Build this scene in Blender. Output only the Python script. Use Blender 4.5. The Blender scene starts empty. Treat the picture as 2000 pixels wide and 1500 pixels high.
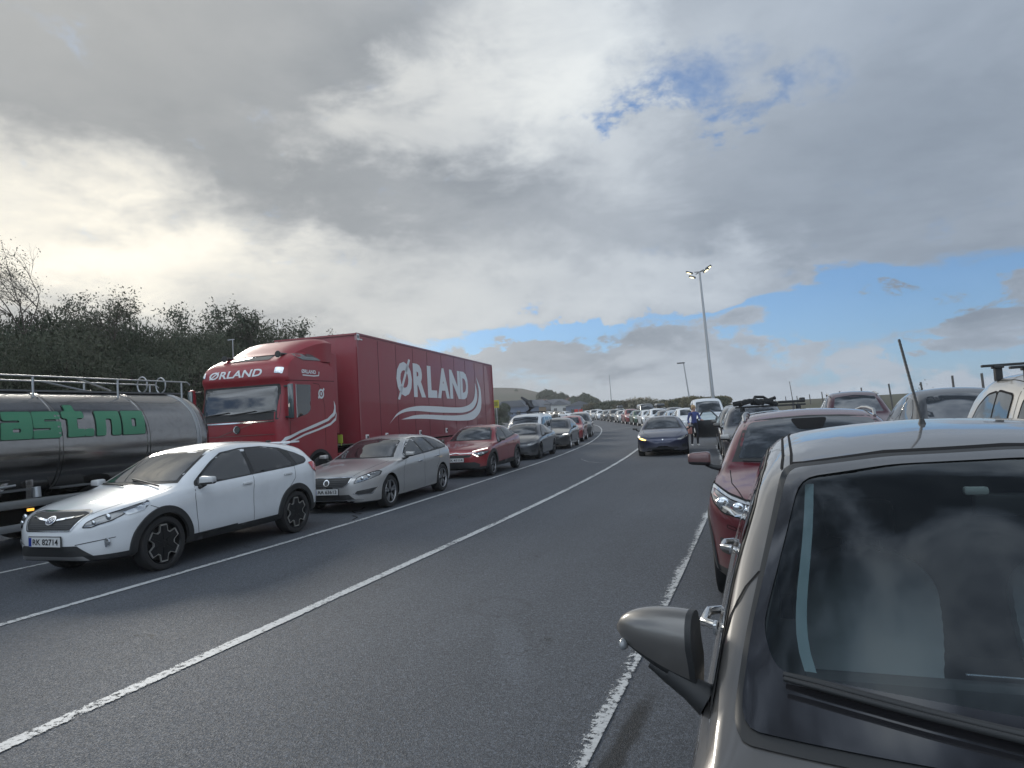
import bpy, bmesh, math, random
import numpy as np
from mathutils import Vector, Matrix, noise
from mathutils.bvhtree import BVHTree
from mathutils.geometry import delaunay_2d_cdt
R=math.radians
random.seed(7)
S=bpy.context.scene
COL=S.collection
# ------------------------------------------------------------------ camera, sky, sun, exposure
EYE=1.665
FWD=Vector((-0.355138,0.933388,0.051614)); UP=Vector((0.071312,-0.028002,0.997061))
FPX=1300.0                                     # focal length in pixels of the 2000 px wide photo
cam=bpy.data.cameras.new('camera'); camo=bpy.data.objects.new('camera',cam); COL.objects.link(camo)
zc=-FWD.normalized(); xc=UP.cross(zc).normalized(); yc=zc.cross(xc)
camo.matrix_world=Matrix(((xc.x,yc.x,zc.x,0),(xc.y,yc.y,zc.y,0),(xc.z,yc.z,zc.z,EYE),(0,0,0,1)))
cam.sensor_width=36; cam.lens=36*FPX/2000; cam.clip_start=.05; cam.clip_end=6000
S.camera=camo
S.view_settings.view_transform='Standard'; S.view_settings.look='None'
S.view_settings.exposure=0.0; S.view_settings.gamma=1
S.cycles.max_bounces=8; S.cycles.transparent_max_bounces=12; S.cycles.caustics_reflective=False; S.cycles.caustics_refractive=False
def pix_dir(px,py):
    return (xc*(px-1000)+yc*(750-py)-zc*FPX).normalized()
def at(px,py,Y):
    d=pix_dir(px,py); return Vector((0,0,EYE))+d*(Y/d.y)
SUN_AZ=-52.0; SUN_EL=21.0                       # azimuth from +Y towards +X, degrees
sd=Vector((math.sin(R(SUN_AZ))*math.cos(R(SUN_EL)),math.cos(R(SUN_AZ))*math.cos(R(SUN_EL)),math.sin(R(SUN_EL))))
sun=bpy.data.lights.new('sun','SUN'); sun.energy=1.7; sun.angle=R(12); sun.color=(1,.95,.86)
suno=bpy.data.objects.new('sun',sun); COL.objects.link(suno); suno.rotation_euler=(-sd).to_track_quat('-Z','Y').to_euler()

class NT:
    def __init__(s,nt): s.nt=nt
    def n(s,t,**k):
        x=s.nt.nodes.new(t)
        for a,b in k.items(): setattr(x,a,b)
        return x
    def lk(s,a,b): s.nt.links.new(a,b)
    def put(s,sock,v):
        if hasattr(v,'is_output') or hasattr(v,'links'): s.lk(v,sock)
        else: sock.default_value=v
    def m(s,op,a,b=None,c=None,clamp=False):
        x=s.n('ShaderNodeMath',operation=op,use_clamp=clamp); s.put(x.inputs[0],a)
        if b is not None: s.put(x.inputs[1],b)
        if c is not None: s.put(x.inputs[2],c)
        return x.outputs[0]
    def mr(s,v,a,b,c,d,interp='SMOOTHSTEP'):
        x=s.n('ShaderNodeMapRange',interpolation_type=interp); s.put(x.inputs[0],v)
        for i,q in enumerate((a,b,c,d)): x.inputs[1+i].default_value=q
        return x.outputs[0]
    def mix(s,f,a,b,mode='MIX'):
        x=s.n('ShaderNodeMix',data_type='RGBA',blend_type=mode); s.put(x.inputs[0],f)
        s.put(x.inputs[6],a if not isinstance(a,tuple) else (*a[:3],1)); s.put(x.inputs[7],b if not isinstance(b,tuple) else (*b[:3],1))
        return x.outputs[2]
    def noise(s,vec,scale,detail=4,rough=.55,dist=0,lac=2.0):
        x=s.n('ShaderNodeTexNoise'); s.put(x.inputs['Vector'],vec); x.inputs['Scale'].default_value=scale
        x.inputs['Detail'].default_value=detail; x.inputs['Roughness'].default_value=rough; x.inputs['Distortion'].default_value=dist
        x.inputs['Lacunarity'].default_value=lac
        return x.outputs[0]
    def map(s,vec,loc=(0,0,0),rot=(0,0,0),sc=(1,1,1),typ='POINT'):
        x=s.n('ShaderNodeMapping',vector_type=typ); s.put(x.inputs[0],vec); x.inputs[1].default_value=loc; x.inputs[2].default_value=rot; x.inputs[3].default_value=sc
        return x.outputs[0]

def build_world():
    w=bpy.data.worlds.new('World'); S.world=w; w.use_nodes=True; nt=w.node_tree; nt.nodes.clear(); k=NT(nt)
    out=k.n('ShaderNodeOutputWorld'); bg=k.n('ShaderNodeBackground')
    sky=k.n('ShaderNodeTexSky',sky_type='NISHITA',sun_disc=False); sky.sun_elevation=R(SUN_EL); sky.sun_rotation=R(SUN_AZ)
    sky.air_density=1.0; sky.dust_density=.4; sky.ozone_density=2.0
    geo=k.n('ShaderNodeTexCoord'); D=geo.outputs['Generated']
    sep=k.n('ShaderNodeSeparateXYZ'); k.lk(D,sep.inputs[0]); dx,dy,dz=sep.outputs
    # azimuth / elevation in degrees
    az=k.m('MULTIPLY',k.m('ARCTAN2',dx,dy),57.2958); el=k.m('MULTIPLY',k.m('ARCSINE',dz),57.2958)
    # cloud-layer coordinates (flat deck seen from below)
    zz=k.m('ADD',k.m('MAXIMUM',dz,0.0),0.16)
    cx=k.n('ShaderNodeCombineXYZ'); k.lk(k.m('DIVIDE',dx,zz),cx.inputs[0]); k.lk(k.m('DIVIDE',dy,zz),cx.inputs[1]); P=cx.outputs[0]
    n1=k.noise(P,1.0,8,.56,.35); n2=k.noise(k.map(P,(7,3,0)),2.6,8,.62,.2); n3=k.noise(k.map(P,(1,9,2)),.45,3,.5)
    n4=k.noise(k.map(D,(3,1,2),(0,0,0),(1,1,2.2)),5.0,8,.6,.3); n5=k.noise(k.map(D,(5,4,2),(0,0,0),(1,1,1.6)),13,7,.62,.2)
    # warp az/el so that placed cloud masses get ragged edges
    wa=k.m('ADD',az,k.m('ADD',k.m('MULTIPLY',k.m('SUBTRACT',n4,.5),26),k.m('MULTIPLY',k.m('SUBTRACT',n5,.5),9)))
    n6=k.noise(k.map(D,(9,2,7),(0,0,0),(1,1,2.2)),5.0,8,.6,.3)
    we=k.m('ADD',el,k.m('ADD',k.m('MULTIPLY',k.m('SUBTRACT',n6,.5),15),k.m('MULTIPLY',k.m('SUBTRACT',n5,.5),5)))
    cc=k.n('ShaderNodeCombineXYZ'); k.lk(wa,cc.inputs[0]); k.lk(we,cc.inputs[1]); AE=cc.outputs[0]
    def dirae(px,py):
        d=pix_dir(px,py); return math.degrees(math.atan2(d.x,d.y)),math.degrees(math.asin(d.z))
    def blob(px,py,rx,ry,ang=0,soft=1.0):
        """smooth elliptical patch of sky, radii in degrees"""
        a,e=dirae(px,py)
        mp=k.map(AE,(a,e,0),(0,0,R(ang)),(rx,ry,1),'TEXTURE')
        vm=k.n('ShaderNodeVectorMath',operation='LENGTH'); k.lk(mp,vm.inputs[0])
        return k.mr(vm.outputs[1],1+.5*soft,max(0,1-.75*soft),0,1)
    def blobae(a,e,rx,ry,soft=1.0):
        mp=k.map(AE,(a,e,0),(0,0,0),(rx,ry,1),'TEXTURE'); vm=k.n('ShaderNodeVectorMath',operation='LENGTH'); k.lk(mp,vm.inputs[0])
        return k.mr(vm.outputs[1],1+.5*soft,max(0,1-.75*soft),0,1)
    def addup(items):
        acc=None
        for b,wt in items:
            t=k.m('MULTIPLY',b,wt); acc=t if acc is None else k.m('ADD',acc,t)
        return acc
    # brightness of the cloud deck
    base=k.m('ADD',.465,k.m('ADD',k.m('MULTIPLY',k.m('SUBTRACT',n1,.5),.22),k.m('MULTIPLY',k.m('SUBTRACT',n2,.5),.13)))
    added_glow=k.m('MULTIPLY',blobae(-92,36,24,13,.8),k.mr(n4,.38,.56,.15,1.0))  # bright sky patch added outside the view to brighten windscreens and bonnets
    L=addup([(added_glow,1.7),(blob(60,440,15,5.0,0,1.3),.36),(blob(500,505,15,2.0,3,1.2),.06),(blob(90,360,14,3,0,1.3),.10),(blob(20,540,16,4,0,1.2),.16),(blob(330,530,16,3.4,3,1.2),.13),(blob(640,600,16,2.6,3,1.2),.12),
             (blob(760,230,8,3.2,5,1.0),.30),(blob(1060,90,10,6,20,1.1),.26),(blob(1120,250,8,5,-20,1.2),.15),(blob(1220,350,6,3,0,1.3),.08),
             (blob(1330,560,9,2.5,-4,1.2),.09),(blob(1000,555,17,3.6,-3,1.3),.13),(blob(1250,120,12,6,0,1.3),.08),(blob(300,160,18,6,0,1.4),-.04),(blob(760,110,10,5,0,1.2),-.07),(blob(930,300,11,3.6,-8,1.1),-.09),
             (blob(240,320,15,3.6,0,1.3),-.05),(blob(640,410,15,3,0,1.3),-.05),(blob(1750,330,16,6,-6,1.3),-.07),(blob(1800,480,16,3,-4,1.2),-.06),
             (blob(1400,420,11,3,-5,1.2),-.03),(blob(1900,620,6,2.2,0,1.2),-.16),(blob(1330,690,8,1.5,-3,1.2),-.10),(blob(1120,690,8,2,0,1.2),-.05),(blob(1800,150,12,6,0,1.3),-.04)])
    L=k.m('ADD',base,L)
    low=k.mr(el,11,0,0,1); L=k.m('ADD',L,k.m('MULTIPLY',low,.08))
    # the part of the sky the photograph does not show (behind the camera, high up) is thinner and brighter
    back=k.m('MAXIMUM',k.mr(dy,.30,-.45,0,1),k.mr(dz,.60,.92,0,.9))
    n7=k.noise(k.map(D,(2,5,4)),3.2,6,.55,.3)
    zen=k.m('MULTIPLY',k.mr(dz,.62,.80,0,1),k.mr(dy,-.25,.05,0,1))        # overhead: broken cloud with dark gaps
    L=k.m('ADD',k.m('MULTIPLY',L,k.m('SUBTRACT',1,zen)),k.m('MULTIPLY',zen,k.mr(n7,.40,.66,.06,.95)))
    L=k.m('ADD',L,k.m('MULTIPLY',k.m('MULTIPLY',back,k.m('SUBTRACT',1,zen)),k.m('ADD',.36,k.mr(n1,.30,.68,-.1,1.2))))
    L=k.m('MAXIMUM',L,.1)
    tint=k.n('ShaderNodeValToRGB'); r=tint.color_ramp; r.elements[0].position=.1; r.elements[0].color=(.80,.93,1.08,1); r.elements[1].position=.95; r.elements[1].color=(1.0,.995,.93,1)
    e=r.elements.new(.45); e.color=(.91,.97,1.03,1)
    k.lk(L,tint.inputs[0])
    azw=k.mr(az,-55,15,0,1)          # greyer and warmer towards the sun on the left, bluer on the right
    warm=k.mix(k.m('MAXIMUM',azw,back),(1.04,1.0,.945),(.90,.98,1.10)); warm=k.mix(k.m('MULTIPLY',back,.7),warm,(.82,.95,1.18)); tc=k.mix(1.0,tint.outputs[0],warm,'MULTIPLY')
    vs=k.n('ShaderNodeVectorMath',operation='SCALE'); k.lk(tc,vs.inputs[0]); k.lk(L,vs.inputs['Scale'])
    # openings showing blue sky
    G=addup([(blob(1400,170,8,3.0,-8,1.4),.52),(blob(1480,205,2.5,1.2,-8,1.2),.35),(blob(1260,215,4,1.4,0,1.2),.50),(blob(1560,625,13,2.4,3,.8),1.1),(blob(1850,545,10,2.6,6,.9),1.0),(blob(980,635,12,1.5,-2,.8),1.1),
             (blob(1250,640,9,1.6,-2,.8),1.0),(blob(1960,690,8,2.0,0,.8),1.0),(blob(1700,700,8,1.8,0,.8),.8),(blob(1060,745,8,1.1,0,.8),.35)])
    G=k.m('SUBTRACT',G,addup([(blob(1330,590,7,1.3,-3,.8),1.0),(blob(1380,665,6.5,2.0,-5,.8),1.0),(blob(1900,625,4.5,1.8,0,.8),1.0),(blob(1550,745,10,1.4,2,.9),.9)]))
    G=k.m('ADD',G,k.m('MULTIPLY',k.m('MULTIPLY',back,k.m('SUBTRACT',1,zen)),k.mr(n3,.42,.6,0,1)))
    tear=k.m('ADD',G,k.m('ADD',k.m('MULTIPLY',k.m('SUBTRACT',n5,.5),2.1),k.m('MULTIPLY',k.m('SUBTRACT',n2,.5),.8)))
    hole=k.mr(tear,.22,1.15,0,1)
    sv=k.n('ShaderNodeVectorMath',operation='MULTIPLY'); k.lk(sky.outputs[0],sv.inputs[0]); sv.inputs[1].default_value=(.060,.084,.112)
    # pale veil low down
    blue=k.mix(k.mr(el,18,0,0,.45),sv.outputs[0],(.24,.42,.76))
    col=k.mix(k.m('MULTIPLY',hole,.88),vs.outputs[0],blue)
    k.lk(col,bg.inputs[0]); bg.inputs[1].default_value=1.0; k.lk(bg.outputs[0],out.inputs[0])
    w.cycles.sampling_method='MANUAL'; w.cycles.sample_map_resolution=512
build_world()

# ------------------------------------------------------------------ materials
MATS={}
def mat(name,col,rough=.5,metal=0,coat=0,spec=.5,emit=None,estr=0,coatr=.04,alpha=None):
    if name in MATS: return MATS[name]
    m=bpy.data.materials.new(name); m.use_nodes=True; b=m.node_tree.nodes['Principled BSDF']
    b.inputs['Base Color'].default_value=(*col,1); b.inputs['Roughness'].default_value=rough; b.inputs['Metallic'].default_value=metal
    b.inputs['Coat Weight'].default_value=coat; b.inputs['Coat Roughness'].default_value=coatr; b.inputs['Specular IOR Level'].default_value=spec
    if emit: b.inputs['Emission Color'].default_value=(*emit,1); b.inputs['Emission Strength'].default_value=estr
    MATS[name]=m; return m
def paint(name,col,metal=0,rough=.35,dirt=.12,flake=0):
    """car paint: clear coat over a base colour, dulled by road film near the sills"""
    if name in MATS: return MATS[name]
    m=mat(name,col,rough,metal,1.0); k=NT(m.node_tree); b=m.node_tree.nodes['Principled BSDF']
    tc=k.n('ShaderNodeTexCoord'); o=tc.outputs['Object']
    n=k.noise(o,2.3,6,.65); n2=k.noise(o,38,4,.7)
    film=k.m('MULTIPLY',k.mr(n,.35,.75,0,1),dirt)
    sp=k.n('ShaderNodeSeparateXYZ'); k.lk(o,sp.inputs[0])
    lowf=k.m('MULTIPLY',k.mr(k.m('ADD',sp.outputs[2],k.m('MULTIPLY',k.m('SUBTRACT',n,.5),.3)),.55,.2,0,1),.35 if dirt>0 else 0)
    f=k.m('MINIMUM',k.m('ADD',film,lowf),.6)
    k.lk(k.mix(f,col,(.17,.16,.145)),b.inputs['Base Color'])
    k.lk(k.m('ADD',.03,k.m('ADD',k.m('MULTIPLY',f,.30),k.m('MULTIPLY',k.mr(n2,.4,.8,0,1),.03))),b.inputs['Coat Roughness'])
    k.lk(k.m('ADD',rough,k.m('MULTIPLY',f,.3)),b.inputs['Roughness'])
    return m
white=paint('white pearl paint',(.63,.65,.67)); silver=paint('silver champagne paint',(.46,.455,.45),.6,.36)
redp=paint('red metallic paint',(.22,.010,.016),.25,.35); redsuv=paint('dark red metallic paint',(.105,.005,.013),.3,.35)
graphite=paint('graphite paint',(.024,.028,.038),.35,.35); darkgrey=paint('dark grey paint',(.025,.028,.032),.3,.35)
navy=paint('midnight blue paint',(.012,.018,.055),.4,.3); blackp=paint('black paint',(.008,.009,.011),.1,.3)
taupe=paint('warm grey metallic paint',(.150,.145,.140),.7,.38,.05); maroon=paint('maroon paint',(.06,.012,.022),.3,.35)
cream=paint('pale beige silver paint',(.43,.41,.375),.5,.38); truckred=paint('truck red paint',(.24,.012,.022),0,.4,.1)
trailred=paint('trailer red panel paint',(.235,.028,.040),0,.42,.10)
for _m,_c in ((trailred,.25),(truckred,.12)): _m.node_tree.nodes['Principled BSDF'].inputs['Coat Weight'].default_value=_c
rubber=mat('tyre rubber',(.022,.022,.023),.75,0,0,.3); plastic=mat('black plastic',(.022,.023,.024),.55,0,0,.4); plasticG=mat('grey unpainted plastic',(.06,.062,.064),.6)
void=mat('wheel well black',(.008,.008,.008),.9,0,0,.1); chrome=mat('chrome trim',(.62,.63,.64),.12,1); alloy=mat('alloy wheel metal',(.50,.50,.51),.28,.9)
alloyD=mat('dark alloy',(.025,.026,.028),.3,.6); seam=mat('panel gap shadow line',(.012,.012,.013),.8,0,0,.1)
lampg=mat('headlamp dark reflector',(.17,.175,.18),.10,.75,1); lampb=mat('headlamp bright reflector',(.62,.65,.68),.12,.9,1)
glassd=mat('tinted car glass',(.012,.015,.017),.03,0,0,.85); glasss=mat('boosted reflection windscreen glass',(.016,.019,.021),.03,0,0,.5); glassp=mat('privacy glass',(.006,.007,.009),.03,0,0,.6)  # glasss has its index raised beyond real glass to brighten its sky reflections
def make_windscreen_glass():
    m=bpy.data.materials.new('windscreen glass'); m.use_nodes=True; nt=m.node_tree; nt.nodes.clear(); k=NT(nt)
    o=k.n('ShaderNodeOutputMaterial'); g=k.n('ShaderNodeBsdfGlossy'); g.inputs[1].default_value=.012; g.inputs[0].default_value=(.9,.95,.97,1)
    t=k.n('ShaderNodeBsdfTransparent'); t.inputs[0].default_value=(.70,.78,.79,1)
    fr=k.n('ShaderNodeFresnel'); fr.inputs[0].default_value=1.58; mx=k.n('ShaderNodeMixShader')
    k.lk(fr.outputs[0],mx.inputs[0]); k.lk(t.outputs[0],mx.inputs[1]); k.lk(g.outputs[0],mx.inputs[2])
    # light dust film
    tc=k.n('ShaderNodeTexCoord'); n=k.noise(tc.outputs['Object'],7,7,.7); df=k.n('ShaderNodeBsdfDiffuse'); df.inputs[0].default_value=(.30,.33,.34,1)
    mx2=k.n('ShaderNodeMixShader'); k.lk(k.mr(n,.3,.8,.008,.03),mx2.inputs[0]); k.lk(mx.outputs[0],mx2.inputs[1]); k.lk(df.outputs[0],mx2.inputs[2]); k.lk(mx2.outputs[0],o.inputs[0])
    return m
glassw=make_windscreen_glass()
amber=mat('amber lamp',(.9,.45,.05),.3,0,.5,.5,(1,.52,.08),1.3); drl=mat('white lamp lit',(.9,.9,.9),.3,0,0,.5,(1,.97,.86),2.2)
drlA=mat('amber indicator lit',(.9,.5,.1),.3,0,0,.5,(1,.62,.14),5.0)
redlens=mat('red lamp lens',(.50,.012,.012),.15,0,1,.5); plateW=mat('number plate white',(.55,.56,.56),.4); plateB=mat('number plate blue',(.01,.03,.22),.4); ink=mat('plate black ink',(.01,.01,.012),.5)
letter=mat('white vinyl lettering',(.62,.63,.64),.35,0,.3); steelp=mat('galvanised steel',(.36,.37,.38),.45,.75); whitev=mat('white reflector',(.7,.7,.7),.4)
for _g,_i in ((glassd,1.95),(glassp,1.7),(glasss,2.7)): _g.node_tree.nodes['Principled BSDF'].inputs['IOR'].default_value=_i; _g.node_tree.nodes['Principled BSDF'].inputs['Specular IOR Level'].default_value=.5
fabric=mat('grey seat fabric',(.50,.55,.57),.9); trimteal=mat('pale pillar trim',(.24,.31,.33),.8); intr=mat('dark interior',(.03,.03,.032),.8)

# ------------------------------------------------------------------ object helpers
def link(o): COL.objects.link(o); return o
def tag(o,label=None,cat=None,group=None,kind=None):
    if label: o['label']=label
    if cat: o['category']=cat
    if group: o['group']=group
    if kind: o['kind']=kind
    return o
def thing(name,label,cat,loc=(0,0,0),rz=0,group=None):
    o=bpy.data.objects.new(name,None); o.empty_display_size=.3; link(o); o.location=loc; o.rotation_euler=(0,0,rz)
    return tag(o,label,cat,group)
def smooth(me,ang=35):
    for p in me.polygons: p.use_smooth=True
    bm=bmesh.new(); bm.from_mesh(me)
    for e in bm.edges:
        if len(e.link_faces)==2:
            try: a=e.calc_face_angle()
            except Exception: a=0
            e.smooth=a<R(ang)
    bm.to_mesh(me); bm.free()
def mesh(name,V,F,mats,parent=None,sm=None,mi=None,label=None):
    me=bpy.data.meshes.new(name); me.from_pydata([tuple(v) for v in V],[],F); me.update()
    for m in (mats if isinstance(mats,(list,tuple)) else [mats]): me.materials.append(m)
    if mi:
        for p,i in zip(me.polygons,mi): p.material_index=i
    if sm: smooth(me,sm)
    o=bpy.data.objects.new(name,me); link(o)
    if parent: o.parent=parent
    if label: o['label']=label
    return o
class MB:
    """collects simple shapes into one mesh"""
    def __init__(s): s.V=[]; s.F=[]
    def add(s,V,F):
        b=len(s.V); s.V+= [tuple(v) for v in V]; s.F+=[tuple(i+b for i in f) for f in F]; return s
    def box(s,c,d,rot=None,bev=0):
        x,y,z=[q/2 for q in d]
        if bev<=0:
            V=[Vector((a*x,b*y,e*z)) for a in(-1,1) for b in(-1,1) for e in(-1,1)]
            F=[(0,1,3,2),(4,6,7,5),(0,4,5,1),(2,3,7,6),(0,2,6,4),(1,5,7,3)]
        else:
            bm=bmesh.new(); bmesh.ops.create_cube(bm,size=1); bmesh.ops.scale(bm,vec=d,verts=bm.verts)
            bmesh.ops.bevel(bm,geom=bm.edges[:],offset=bev,segments=2,affect='EDGES',profile=.6)
            bm.verts.index_update(); V=[v.co.copy() for v in bm.verts]; F=[tuple(v.index for v in f.verts) for f in bm.faces]; bm.free()
        if rot is not None: V=[rot@v for v in V]
        return s.add([v+Vector(c) for v in V],F)
    def tube(s,pts,r,n=8,cap=True):
        pts=[Vector(p) for p in pts]; rr=r if isinstance(r,(list,tuple)) else [r]*len(pts); V=[];F=[]
        for i,p in enumerate(pts):
            t=(pts[min(i+1,len(pts)-1)]-pts[max(i-1,0)]).normalized()
            a=t.cross(Vector((0,0,1)) if abs(t.z)<.9 else Vector((1,0,0))).normalized(); b=t.cross(a)
            for j in range(n):
                q=2*math.pi*j/n; V.append(p+(a*math.cos(q)+b*math.sin(q))*rr[i])
        for i in range(len(pts)-1):
            for j in range(n):
                k=(j+1)%n; F.append((i*n+j,i*n+k,(i+1)*n+k,(i+1)*n+j))
        if cap: F.append(tuple(range(n))); F.append(tuple(range((len(pts)-1)*n,len(pts)*n))[::-1])
        return s.add(V,F)
    def lathe(s,prof,n=32,axis='Y',c=(0,0,0),cap=True):
        V=[];F=[]; m=len(prof)
        for i in range(n):
            q=2*math.pi*i/n
            for r,h in prof:
                p={'Y':(r*math.cos(q),h,r*math.sin(q)),'Z':(r*math.cos(q),r*math.sin(q),h),'X':(h,r*math.cos(q),r*math.sin(q))}[axis]
                V.append(Vector(p)+Vector(c))
        for i in range(n):
            k=(i+1)%n
            for j in range(m-1): F.append((i*m+j,i*m+j+1,k*m+j+1,k*m+j))
        return s.add(V,F)
    def ell(s,c,r,n=12,m=8,rot=None):
        V=[];F=[]
        for i in range(m+1):
            a=math.pi*i/m
            for j in range(n):
                q=2*math.pi*j/n; v=Vector((r[0]*math.sin(a)*math.cos(q),r[1]*math.sin(a)*math.sin(q),r[2]*math.cos(a)))
                if rot is not None: v=rot@v
                V.append(v+Vector(c))
        for i in range(m):
            for j in range(n):
                k=(j+1)%n; F.append((i*n+j,(i+1)*n+j,(i+1)*n+k,i*n+k))
        return s.add(V,F)
    def prism(s,poly,axis,a,b):
        n=len(poly)
        def P(u,v,w): return {'Y':(u,w,v),'X':(w,u,v),'Z':(u,v,w)}[axis]
        V=[P(u,v,a) for u,v in poly]+[P(u,v,b) for u,v in poly]
        F=[tuple(range(n))[::-1],tuple(range(n,2*n))]+[(i,(i+1)%n,n+(i+1)%n,n+i) for i in range(n)]
        return s.add(V,F)
    def build(s,name,m,parent=None,sm=None,label=None): return mesh(name,s.V,s.F,m,parent,sm,label=label)
def pchip(keys):
    xs=np.array([k[0] for k in keys],float); ys=np.array([k[1] for k in keys],float)
    h=np.diff(xs); d=np.diff(ys)/h; n=len(xs); m=np.zeros(n)
    for i in range(1,n-1):
        if d[i-1]*d[i]>0:
            w1=2*h[i]+h[i-1]; w2=h[i]+2*h[i-1]; m[i]=(w1+w2)/(w1/d[i-1]+w2/d[i])
    m[0]=d[0]; m[-1]=d[-1]
    def f(x):
        x=min(max(x,xs[0]),xs[-1]); i=min(max(int(np.searchsorted(xs,x)-1),0),n-2); t=(x-xs[i])/h[i]
        return float(ys[i]*(2*t**3-3*t**2+1)+m[i]*h[i]*(t**3-2*t**2+t)+ys[i+1]*(-2*t**3+3*t**2)+m[i+1]*h[i]*(t**3-t**2))
    return f
def inpoly(x,y,P):
    c=False; n=len(P)
    for i in range(n):
        x1,y1=P[i]; x2,y2=P[(i+1)%n]
        if (y1>y)!=(y2>y) and x<(x2-x1)*(y-y1)/(y2-y1)+x1: c=not c
    return c
def roundpoly(P,r=.03,n=4):
    """round the corners of a polygon"""
    out=[]; N=len(P)
    for i in range(N):
        a=Vector(P[i-1]);b=Vector(P[i]);c=Vector(P[(i+1)%N]); u=a-b;v=c-b; lu,lv=u.length,v.length
        rr=min(r,lu*.45,lv*.45); p=b+u/lu*rr; q=b+v/lv*rr
        for k in range(n+1):
            t=k/n; out.append(tuple(p*(1-t)**2+b*2*t*(1-t)+q*t*t))
    return out
def fill(outline,res,holes=()):
    """triangulate a 2-D outline with interior points; returns verts2D, faces"""
    def dens(P):
        o=[]
        for i in range(len(P)):
            a=Vector(P[i]);b=Vector(P[(i+1)%len(P)]); n=max(1,int((b-a).length/res))
            for j in range(n): o.append(a+(b-a)*(j/n))
        return o
    loops=[dens(outline)]+[dens(h) for h in holes]; V=[];E=[]
    for L in loops:
        b=len(V); V+=L; E+=[(b+i,b+(i+1)%len(L)) for i in range(len(L))]
    xs=[p[0] for p in outline]; ys=[p[1] for p in outline]
    x=min(xs)+res*.5
    while x<max(xs):
        y=min(ys)+res*.5
        while y<max(ys):
            if inpoly(x,y,outline) and not any(inpoly(x,y,h) for h in holes): V.append(Vector((x,y)))
            y+=res
        x+=res
    r=delaunay_2d_cdt(V,E,[],0,1e-5); vo,fo=r[0],r[2]; F=[]
    for f in fo:
        cx=sum(vo[i][0] for i in f)/len(f); cy=sum(vo[i][1] for i in f)/len(f)
        if inpoly(cx,cy,outline) and not any(inpoly(cx,cy,h) for h in holes): F.append(tuple(f))
    return vo,F
def text2d(body,size=1,bold=0,shear=0,sx=1,sp=1):
    c=bpy.data.curves.new('t','FONT'); c.body=body; c.size=size; c.offset=bold; c.shear=shear; c.space_character=sp; c.resolution_u=3
    o=bpy.data.objects.new('t',c); link(o); dg=bpy.context.evaluated_depsgraph_get(); dg.update()
    me=bpy.data.meshes.new_from_object(o.evaluated_get(dg)); V=[(v.co.x*sx,v.co.y) for v in me.vertices]; F=[tuple(p.vertices) for p in me.polygons]
    bpy.data.objects.remove(o); bpy.data.curves.remove(c); bpy.data.meshes.remove(me)
    return V,F
def fit2d(V,x0,x1,y0,y1):
    a=min(v[0] for v in V);b=max(v[0] for v in V);c=min(v[1] for v in V);d=max(v[1] for v in V)
    return [(x0+(v[0]-a)/(b-a)*(x1-x0),y0+(v[1]-c)/(d-c)*(y1-y0)) for v in V]
def cutrows(V,F,step,vert=False):
    """split a flat mesh along parallel lines so that it can follow a curved surface"""
    bm=bmesh.new(); vs=[bm.verts.new((v[0],v[1],0)) for v in V]
    for f in F:
        try: bm.faces.new([vs[i] for i in f])
        except Exception: pass
    lo=min(v[1] for v in V);hi=max(v[1] for v in V); y=lo+step
    while y<hi:
        bmesh.ops.bisect_plane(bm,geom=bm.verts[:]+bm.edges[:]+bm.faces[:],plane_co=(0,y,0),plane_no=(0,1,0)); y+=step
    bm.verts.index_update(); r=[(v.co.x,v.co.y) for v in bm.verts],[tuple(v.index for v in f.verts) for f in bm.faces]; bm.free(); return r

# ------------------------------------------------------------------ car builder (x runs from the front bumper back, z up; -y is the car's right seen from inside, the +X side when it faces the camera)
def rim_mesh(style,rr,n=5):
    m=MB(); bright=MB()
    m.lathe([(.001,-.045),(rr*.55,-.05),(rr*.93,-.075),(rr*.94,0.0),(rr*.98,.012),(rr,.004),(rr,-.03)],36)
    def spoke(mb,a,w0,w1,r0,r1,y0=.0,y1=.004,th=.022):
        ca,sa=math.cos(a),math.sin(a); P=[]
        for r,w,y in ((r0,w0,y0),(r1,w1,y1)):
            for s in(-1,1):
                for d in(0,-th): P.append((r*ca-s*w*sa,y+d,r*sa+s*w*ca))
        mb.add(P,[(0,2,6,4),(1,5,7,3),(0,4,5,1),(2,3,7,6),(0,1,3,2),(4,6,7,5)])
    if style=='star':
        pts=[]
        for i in range(6):
            a=math.pi/2+i*math.pi/3
            for da,r in ((-.27,.80),(-.21,.93),(.21,.93),(.27,.80),(.40,.63),(math.pi/3-.40,.63)): pts.append((a+da,r*rr))
        poly=[(r*math.cos(a),r*math.sin(a)) for a,r in pts]
        inner=[(x*.93,z*.93) for x,z in poly]
        m.prism([(x,z) for x,z in inner],'Y',-.02,.001)
        N=len(poly); V=[(x,.006,z) for x,z in poly]+[(x,.006,z) for x,z in inner]+[(x,-.02,z) for x,z in poly]+[(x,-.02,z) for x,z in inner]
        F=[(i,(i+1)%N,N+(i+1)%N,N+i) for i in range(N)]+[(i,2*N+i,2*N+(i+1)%N,(i+1)%N) for i in range(N)]+[(N+i,N+(i+1)%N,3*N+(i+1)%N,3*N+i) for i in range(N)]
        bright.add(V,F)
        for i in range(6): spoke(m,math.pi/2+i*math.pi/3,.012,.02,.05,rr*.8,.008,.004,.01)
    else:
        for i in range(n):
            a=math.pi/2+i*2*math.pi/n
            if style=='twin':
                for d in(-.16,.16): spoke(bright,a+d,.017,.014,.05,rr*.95,-.004,.004)
            else: spoke(bright,a,.035,.022,.04,rr*.95,-.004,.004)
        bright.lathe([(rr*.93,-.01),(rr*.945,.008),(rr*.985,.014),(rr,.004)],36)
    m.lathe([(.001,.004),(.028,.004),(.034,-.004),(.034,-.03)],16)
    return m,bright
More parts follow.
